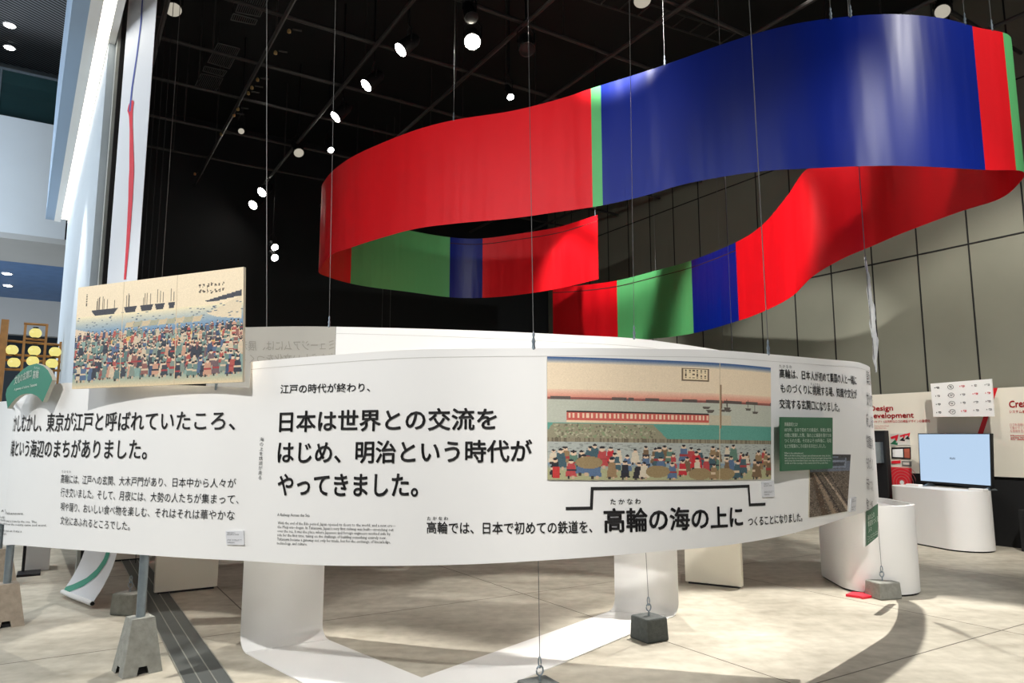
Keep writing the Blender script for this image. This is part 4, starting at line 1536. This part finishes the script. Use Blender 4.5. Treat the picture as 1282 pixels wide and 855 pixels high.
PAPER = mat('poster_paper', (206, 204, 194), 0.6)
p1 = poster([(1115, 543), (1139.5, 542), (1140, 557), (1115.5, 558)], PAPER, 'grey poster with three red and green folded figures, topmost on the display wall')
REDP, GRNP = mat('red_print', (220, 30, 50), 0.5), mat('green_print', (40, 110, 76), 0.5)
for (x, y, sc) in [(1116, 546, 8.5), (1127.5, 544.5, 6), (1134, 543, 5.5)]:
    for pts, mm in [([(0, .25), (.9, 0), (.75, .55)], REDP), ([(.75, .55), (.3, .9), (1.0, 1.0)], GRNP if sc > 8 else INK)]:
        poly_on(DW, 'printed_figure', [(x + sc * a, y + sc * 1.15 * b) for a, b in pts], mm, p1, off=.016, width=.035 * sc / 8, sub=2)
p2 = poster([(1116.5, 560), (1140.5, 559.5), (1140.8, 575), (1117, 574)], mat('poster_black', (26, 24, 24), 0.6), 'black poster with a white sheet and red numerals, second on the display wall')
quad_on(DW, 'printed_sheet', [(1118, 562.5), (1131, 562), (1131.5, 572.5), (1118.5, 572)], WHITEP, p2, off=.016, n=2, rows=2)
quad_on(DW, 'printed_sheet', [(1132.5, 562), (1139.5, 561.5), (1140, 573.5), (1133, 573)], mat('brown_print', (176, 92, 70), .6), p2, off=.016, n=2, rows=2)
p3 = poster([(1116.5, 577), (1127.5, 576.3), (1127.8, 580), (1116.8, 580.5)], mat('poster_red', (222, 34, 48), 0.55), 'narrow red label poster above the big red poster')
p4 = poster([(1129.5, 577), (1141.2, 577.3), (1141.5, 584), (1130, 583)], mat('poster_dark_grey', (110, 110, 106), .6), 'small dark picture poster beside the narrow red label')
quad_on(DW, 'printed_sheet', [(1131, 578.5), (1139, 578.8), (1139.3, 582), (1131.3, 581.5)], PAPER, p4, off=.016, n=2, rows=2)
p5 = poster([(1116, 584.5), (1141.5, 586), (1142.8, 625.5), (1118, 623.5)], MATS['poster_red'], 'tall red poster with concentric rings round a white dot')
sc, zc = DW.px(1130, 604)
for k in range(1, 7):
    rr_ = .045 * k
    vs, fs = [], []
    for i in range(41):
        t = 2 * math.pi * i / 40
        for q in (rr_ - .004, rr_ + .004):
            vs.append(DW.at(sc + max(-.22, min(.22, math.cos(t) * q)), zc + max(-.225, min(.225, math.sin(t) * q)), .017))
    for i in range(40):
        fs.append((2 * i, 2 * i + 1, 2 * i + 3, 2 * i + 2))
    mesh_obj('printed_ring', vs, fs, PINKINK, p5)
vs = [DW.at(sc + math.cos(2 * math.pi * i / 20) * .034, zc + math.sin(2 * math.pi * i / 20) * .034, .018) for i in range(20)]
mesh_obj('printed_dot', vs, [tuple(range(20))], WHITEP, p5)
for ys, lab in [((557, 574), 'upper narrow white side strip beside the black poster'), ((585, 625), 'lower narrow white side strip beside the ringed red poster')]:
    poster([(1110.5, ys[0]), (1114, ys[0]), (1114.5, ys[1]), (1111.5, ys[1])], WHITEP, lab, name='text_strip', grp='white strips beside the posters')

# white sheet of marks, standing off the wall
MBp = Plane(uv(4.0, DV - .22), (U[0], U[1]))
mk = thing('mark_chart', 'white board with rows of small marks standing off the display wall', 'board', MBp.at(*MBp.px(1200, 522), 0))
mkb = quad_on(MBp, 'board', [(1164.8, 480.3), (1241, 474.3), (1244.5, 521.3), (1168.5, 521.8)], mat('chart_white', (236, 236, 232), .5, var=.01), mk, off=0, thick=.03, n=2, rows=2)
for fx in (.2, .8):
    p = MBp.at(*MBp.px(1166 + 76 * fx, 500), -.03)
    MB().tube([p, p - MBp.n * .19], .012, 8).build('standoff', STEEL, mk)
rm = random.Random(4)
for r_ in range(4):
    for q in range(5):
        x = 1172 + q * 15.6 + r_ * .8
        y = 485.5 - q * .95 + r_ * 10.3
        mm = REDP if (r_, q) in ((1, 3), (1, 4), (0, 2), (3, 2)) else SIDEINK
        if q < 2:
            mm = INK
        s, z = MBp.px(x, y)
        vs, fs = [], []
        big = q == 1
        R_ = .036 if big else .016
        for i in range(17):
            t = 2 * math.pi * i / 16
            for g in (R_ * .86, R_):
                vs.append(MBp.at(s - .03 + math.cos(t) * g * 1.2, z + math.sin(t) * g, .004))
        for i in range(16):
            fs.append((2 * i, 2 * i + 1, 2 * i + 3, 2 * i + 2))
        b0 = len(vs)
        for (ox, oz, w_, h_) in [(.035, .006, .03, .007), (.035, -.008, .022, .006), (-.015, 0, .010, .014), (.012, .008, .008, .012)]:
            n0 = len(vs)
            ox += rm.uniform(-.006, .006)
            vs += [MBp.at(s - ox - w_ / 2, z + oz - h_ / 2, .004), MBp.at(s - ox + w_ / 2, z + oz - h_ / 2, .004), MBp.at(s - ox + w_ / 2, z + oz + h_ / 2, .004), MBp.at(s - ox - w_ / 2, z + oz + h_ / 2, .004)]
            fs.append((n0, n0 + 1, n0 + 2, n0 + 3))
        mesh_obj('printed_mark', vs, fs, mm, mkb)

# black upright cabinet between banner end and posters
kb = thing('black_cabinet', 'tall black upright cabinet standing between the posters and the banner\'s folded end', 'cabinet', on_v(1100, 640, 10.95))
a, b = on_v(1092, 560, 10.95), on_v(1109.5, 560, 10.95)
MB().uvbox(cu(b), cu(a), 10.95, 11.05, 0, on_v(1100, 539, 10.95).z).build('body', BLACKM, kb, bevel=.01)
zz = on_v(1100, 539, 10.95).z
MB().uvbox(cu(b) + .05, cu(b) + .08, 10.738, 10.952, zz - .5, zz - .18).build('handle', STEEL, kb)
MB().uvbox(cu(b) - .002, cu(b) + .02, 10.94, 10.96, 0.05, zz - .03).build('door_seam', SEAM, kb)
# low black box by the counter
p = on_z(1272, 694)
bb = thing('black_box', 'low black box standing against the wall beside the oval counter', 'box', uv(4.55, 11.0, 0))
MB().uvbox(3.6, 4.80, 11.05, 11.30, 0, .55).build('body', BLACK, bb, bevel=.01)
MB().uvbox(3.9, 4.74, 11.035, 11.05, .10, .47).build('door', BLACKM, bb, bevel=.004)

# ================================================================== TAPESTRY
TP = []
for u_, v_ in [(7.62, .53), (7.75, .49), (7.95, .425), (8.15, .365), (8.35, .31)]:
    p = uv(u_, v_)
    TP.append((p.x, p.y, 8.3, .05))
TPS = Sheet(TP, 10)
_tat = TPS.at


def tap_at(s, z, off=0.0):
    p = _tat(s, z, off)
    k = max(0.0, (.55 - z) / .5) ** 1.8 * .17
    return Vector((p.x - V[0] * k, p.y - V[1] * k, p.z))


TPS.at = tap_at
tap = thing('hanging_tapestry', 'tall white hanging cloth with a red, blue and green brush stripe', 'tapestry', uv(8.6, .45, 0.05))
vs, fs = TPS.strip(0, TPS.L, 60, 110)

o = sheet_obj('cloth', vs, fs, LINEN, tap, thick=.004)
RS, BS, GSn = mat('red_dye', (222, 44, 60), .7), mat('blue_dye', (70, 84, 160), .7), mat('green_dye', (76, 156, 132), .7)
poly_on(TPS, 'painted_stripe', [(157, 350), (161, 300), (164, 250), (165.5, 210), (165, 165), (164.5, 140), (164, 127)], RS, tap, off=.006, width=lambda t: float(np.interp(t, [0, .2, .45, .7, .8, .92, .98, 1], [.05, .085, .12, .075, .09, .17, .10, .015])), sub=6)
poly_on(TPS, 'painted_stripe', [(163, 140), (166, 110), (172, 70), (177, 30), (179, 0)], BS, tap, off=.006, width=lambda t: .045 * (1 - .3 * t), sub=6)
MB().tube([TPS.at(s, .045, 0) for s in np.linspace(0, TPS.L, 14)], .022, 10).build('weight_tube', WHITEP, tap, smooth=True)
poly_on(TPS, 'painted_stripe', [(139, 680), (136, 702), (131, 716), (123, 727), (112, 734), (100, 737), (93, 736)], GSn, tap, off=.007, width=lambda t: float(np.interp(t, [0, .3, .6, 1], [.085, .085, .07, .06])), sub=8)
MB().lathe(TPS.at(0, .045, 0), (Vector(TPS.at(0, .045)) - Vector(TPS.at(.1, .045))), [(.017, 0), (.017, .012)], 12).build('tube_cap', BLACK, tap)

# ================================================================== CEILING: PIPES, LAMPS, GRILLES
ZP = 7.0
lab_n = ['first', 'second', 'third', 'fourth', 'fifth', 'sixth', 'seventh', 'eighth', 'ninth', 'tenth', 'eleventh', 'twelfth']
uvpipes = [0.78, 2.13, 3.41, 4.9, 6.4, 7.7, 8.98, 10.3]
for i, vv in enumerate(uvpipes):
    o = MB().tube([uv(3.0, vv, ZP), uv(16.5, vv, ZP)], .03, 8)
    t = thing('ceiling_pipe', '%s dark lighting pipe running down the hall, counted from the tapestry side' % lab_n[i], 'pipe', uv(9, vv, ZP), 'lighting pipes running down the hall')
    o.build('pipe', PIPE, t, smooth=True)
    for uu in (5.0, 9.5, 14.0):
        MB().tube([uv(uu, vv, ZP), uv(uu, vv, ZC)], .012, 6).build('drop_rod', PIPE, t)
for i, uu in enumerate([4.4, 6.2, 7.6, 9.15, 10.6, 11.9, 13.4, 14.9]):
    t = thing('ceiling_pipe', '%s dark lighting pipe running across the hall, counted from the photographer' % lab_n[i], 'pipe', uv(uu, 6, ZP + .07), 'lighting pipes running across the hall')
    MB().tube([uv(uu, .5, ZP + .07), uv(uu, 11.5, ZP + .07)], .028, 8).build('pipe', PIPE, t, smooth=True)
    for vv in (1.5, 5.6, 9.6):
        MB().tube([uv(uu, vv, ZP + .07), uv(uu, vv, ZC)], .012, 6).build('drop_rod', PIPE, t)
# brass clamps on the second pipe
for i, (x, y) in enumerate([(362, 36.5), (345, 63.5), (322.5, 97.5), (315.5, 107.5), (311, 114.5), (298, 134.5), (293, 142), (277, 166), (244, 216), (217, 258), (191.5, 20)]):
    p = on_z(x, y, ZP)
    t = thing('pipe_clamp', '%s brass pipe clamp, counted from above along the lighting pipe beside the air grilles' % lab_n[i] if i < 10 else 'single brass pipe clamp high beside the tapestry edge', 'clamp', p, 'brass clamps on the lighting pipe')
    MB().lathe(p + Vector((0, 0, -.06)), (0, 0, 1), [(.012, 0), (.026, .01), (.026, .04), (.012, .06)], 8).build('collar', CLAMPM, t)
    MB().lathe(p + Vector(uv(-.02, .04)), uv(-.2, 1, 0), [(.012, 0), (.012, .12)], 6).build('bolt', PIPE, t)
# air grilles
for i, (cs, lab) in enumerate([([(303, -6), (338, -6), (325, 21), (295, 15)], 'slatted air grille at the picture\'s top edge'), ([(292, 17), (322, 25), (319, 31), (289, 25)], 'narrow slatted air grille below the top one'),
                               ([(273, 54), (300, 61), (287, 86), (260, 78)], 'large slatted air grille in the middle of the row'), ([(256, 83), (284, 89), (279, 96), (254, 89)], 'narrow slatted air grille under the large one'),
                               ([(252, 92), (279, 98), (270, 115), (244, 108)], 'faint slatted air grille lowest of the row')]):
    P4 = [on_z(x, y, 8.2) for x, y in cs]
    t = thing('air_grille', lab, 'grille', sum(P4, Vector()) / 4, 'ceiling air grilles')
    GM = mat('grille_metal', (104, 106, 104), .5, .3)
    fr_ = MB()
    for a, b in zip(P4, P4[1:] + P4[:1]):
        fr_.tube([a, b], .010, 4)
    fr_.build('frame', GM, t)
    sl = MB()
    for k2 in range(1, 12):
        f = k2 / 12
        sl.tube([P4[0].lerp(P4[1], f), P4[3].lerp(P4[2], f)], .006, 4)
    sl.build('slats', GM, t)
    for a in (P4[0], P4[2]):
        MB().tube([a, (a.x, a.y, ZC)], .01, 6).build('drop_rod', PIPE, t)


def lamp(px, target, r, m, lab, z=6.62, energy=0, cone=.6, color=WARM, up=.38):
    """theatre spotlight hung from the grid, lens at the pixel's place at height z"""
    p = on_z(*px, z)
    t = thing('spotlight', lab, 'spotlight', p, 'theatre spotlights on the ceiling grid')
    d = (Vector(target) - p).normalized()
    MB().lathe(p - d * .02, -d, [(r * 1.12, -.03), (r * 1.12, .0), (r * 1.05, .10), (r * .95, .24), (r * .6, .30)], 18).build('housing', BLACKM, t, smooth=True)
    MB().lathe(p - d * .0, d, [(r, .012), (r * .9, .02), (r * .5, .035)], 18).build('lens', m, t, smooth=True)
    c = p - d * .15
    side = d.cross(Vector((0, 0, 1)))
    if side.length < .05:
        side = Vector((1, 0, 0))
    side.normalize()
    top = Vector((c.x, c.y, c.z + up - .1))
    y = MB()
    y.tube([c + side * r * 1.15, c + side * r * 1.15 + Vector((0, 0, .16)), top, c - side * r * 1.15 + Vector((0, 0, .16)), c - side * r * 1.15], .012, 6)
    y.build('yoke', BLACKM, t)
    MB().tube([top, (top.x, top.y, ZP + .02 if top.z < ZP else ZC)], .018, 6).build('hanger', BLACKM, t)
    if energy:
        l = bpy.data.lights.new('lamp_light', 'SPOT')
        l.energy, l.color, l.spot_size, l.spot_blend, l.shadow_soft_size = energy, color, cone, .3, .06
        lo_ = bpy.data.objects.new('lamp_light', l)
        COL.objects.link(lo_)
        lo_.parent = t
        lo_.location = d * .08
        lo_.rotation_euler = d.to_track_quat('-Z', 'Y').to_euler()
    return t


lamp((502, 62), (-7, 6, 0), .092, LENS, 'lit theatre spotlight, uppermost of the row of three discs', energy=220, cone=.55)
lamp((459, 106.5), (-7.5, 7, 0), .092, LENS, 'lit theatre spotlight, middle of the row of three discs', energy=180, cone=.55)
lamp((420.5, 146), (-8, 8, 0), .092, LENS, 'lit theatre spotlight, lowest of the row of three discs', energy=140, cone=.55)
lamp((591.5, 52), (-0.2, 3.4, .6), .10, LENSB, 'brightest theatre spotlight, glaring round lamp', energy=1500, cone=.8)
lamp((639, 121), (1.4, 6, 0), .05, LENS, 'small lit lamp hanging just above the red part of the ribbon')
lamp((302, 164), (-1, 4, 0), .05, LENSD, 'small dim lamp beyond the brass clamps', z=6.8)
lamp((328, 240.5), (-9, 8, 0), .10, LENS, 'small far lit lamp, upper of the close pair')
lamp((317, 256.5), (-9, 8, 0), .10, LENS, 'small far lit lamp, lower of the close pair')
lamp((344, 309.5), (.6, 8, 0), .07, LENS, 'tiny far lit lamp, upper of the pair near the back wall', z=5.6)
lamp((344, 322.5), (.5, 8, 0), .07, LENS, 'tiny far lit lamp, lower of the pair near the back wall', z=5.2)
lamp((414, 187.5), (.5, 8, 0), .055, LENS, 'small lit lamp beside the ribbon\'s outer red bend', z=6.8)
lamp((374, 191), (-1, 8, 0), .09, LENSD, 'small unlit lamp below the row of three discs', z=6.8)
lamp((804, 0), (1.6, 5.2, 0), .10, LENSD, 'lamp above the blue part of the ribbon at the picture\'s top edge')
lamp((1180, 14), (3.6, 6.0, 3), .09, LENSD, 'lamp just above the crest of the blue part of the ribbon', z=6.9)
lamp((217, 11.5), (-2.5, 6.2, 0), .11, LENSD, 'round lamp with a grey lens above the air grilles', z=7.6)
lamp((660, 62), (1, 5, 0), .10, BLACKM, 'unlit black theatre lamp beside the wire above the woodblock print')
lamp((590, 22), (1, 5, 0), .08, BLACKM, 'unlit black theatre lamp straight above the brightest lamp', z=6.8)
lamp((203, 347), (-2.3, 5, 1.2), .05, LENSD, 'small silver lamp peeping over the print board', z=2.42) if False else None
# lighting truss near the top edge
p0, p1 = on_z(735, -10, 7.6), on_z(912, 48, 7.6)
d = (p1 - p0).normalized()
nn = Vector((-d.y, d.x, 0))
tr = thing('cable_tray', 'dark ladder-shaped cable tray above the blue part of the ribbon', 'cable tray', (p0 + p1) / 2)
for off in (-.16, .16):
    MB().tube([p0 + nn * off, p1 + nn * off], .014, 6).build('rail', PIPE, tr)
for k2 in range(9):
    c = p0.lerp(p1, k2 / 8)
    MB().tube([c - nn * .16, c + nn * .16], .011, 6).build('rung', PIPE, tr)
for f in (.1, .9):
    c = p0.lerp(p1, f)
    MB().tube([c, (c.x, c.y, ZC)], .01, 6).build('drop_rod', PIPE, tr)

# ================================================================== ATRIUM THINGS
US = 14.2
a0, a1 = on_u(-10, 405, US), on_u(76, 430, US)
sh = thing('wooden_rack', 'brown wooden lattice rack holding paper lanterns beyond the banner', 'rack', uv(US, (cv(a0) + cv(a1)) / 2, 0))


def shelf_bar(x0, y0, x1, y1, w=.02, nm='rail'):
    p, q = on_u(x0, y0, US), on_u(x1, y1, US)
    MB().tube([p, q], w, 4).build(nm, WOODM, sh)


for x in (4, 30, 57, 76):
    p = on_u(x, 430, US)
    zt_ = on_u(x, {4: 400, 30: 406, 57: 406, 76: 428}[x], US).z
    hw = .05 if x == 4 else .018
    MB().uvbox(US - hw, US + hw, cv(p) - hw, cv(p) + hw, 0, zt_).build('post', WOODM, sh)
for (x0, y0, x1, y1) in [(30, 405, 60, 407), (-10, 425, 76, 432), (30, 424, 57, 426), (-10, 443, 76, 447), (-10, 450, 76, 453), (-10, 462, 76, 464)]:
    shelf_bar(x0, y0, x1, y1)
for i, (x, y, lab) in enumerate([(44.5, 417, 'topmost round yellow lantern in the wooden rack'), (15, 438, 'round yellow lantern in the rack\'s middle row nearest the wide post'), (43, 439, 'round yellow lantern in the centre of the rack\'s middle row'), (69, 440.5, 'round yellow lantern in the rack\'s middle row beside the pale wall'),
                                 (17.5, 454, 'yellow lantern in the lower row above the arched sign\'s shoulder'), (41, 452, 'yellow lantern in the lower row straight above the arched sign'), (65, 455, 'yellow lantern in the lower row beside the pale wall')]):
    p = on_u(x, y, US - .02)
    t = thing('paper_lantern', lab, 'lantern', p, 'paper lanterns in the wooden rack')
    R_ = .088
    MB().lathe(p - Vector((0, 0, R_ * .85)), (0, 0, 1), [(R_ * .45, 0), (R_ * .8, R_ * .22), (R_, R_ * .6), (R_ * 1.02, R_ * .9), (R_ * .95, R_ * 1.2), (R_ * .7, R_ * 1.55), (R_ * .45, R_ * 1.7)], 18).build('shade', LANT, t, smooth=True)
    MB().lathe(p + Vector((0, 0, R_ * .84)), (0, 0, 1), [(R_ * .46, 0), (R_ * .46, .025)], 14).build('cap', BLACKM, t)
    MB().lathe(p - Vector((0, 0, R_ * .9)), (0, 0, 1), [(R_ * .46, 0), (R_ * .46, .02)], 14).build('rim', BLACKM, t)
# small things on the floor at the lower left
p = on_z(45, 712)
o = MB().box(p, U, V, .16, .13, 0, .55).build('storage_box', WHITEP, bevel=.006)
tag(o, 'white box standing on the floor beyond the pair of posts', 'box')
p = on_z(36, 719)
t = thing('sign_stand', 'black stand with a thin pole and square foot beside the white box', 'stand', p)
MB().box(p, U, V, .15, .11, 0, .025).build('foot', BLACKM, t, bevel=.004)
MB().tube([p + uv(.1, -.06, .02), p + uv(.1, -.06, .9)], .016, 8).build('pole', BLACKM, t, smooth=True)
p = on_z(8, 702)
o = MB().box(p + uv(.5, -.9), U, V, .3, .5, 0, .5).build('wooden_crate', mat('crate_wood', (150, 116, 84), .6, var=.15, scale=8), bevel=.006)
tag(o, 'brown wooden crate on the floor behind the farther tan concrete base', 'crate')
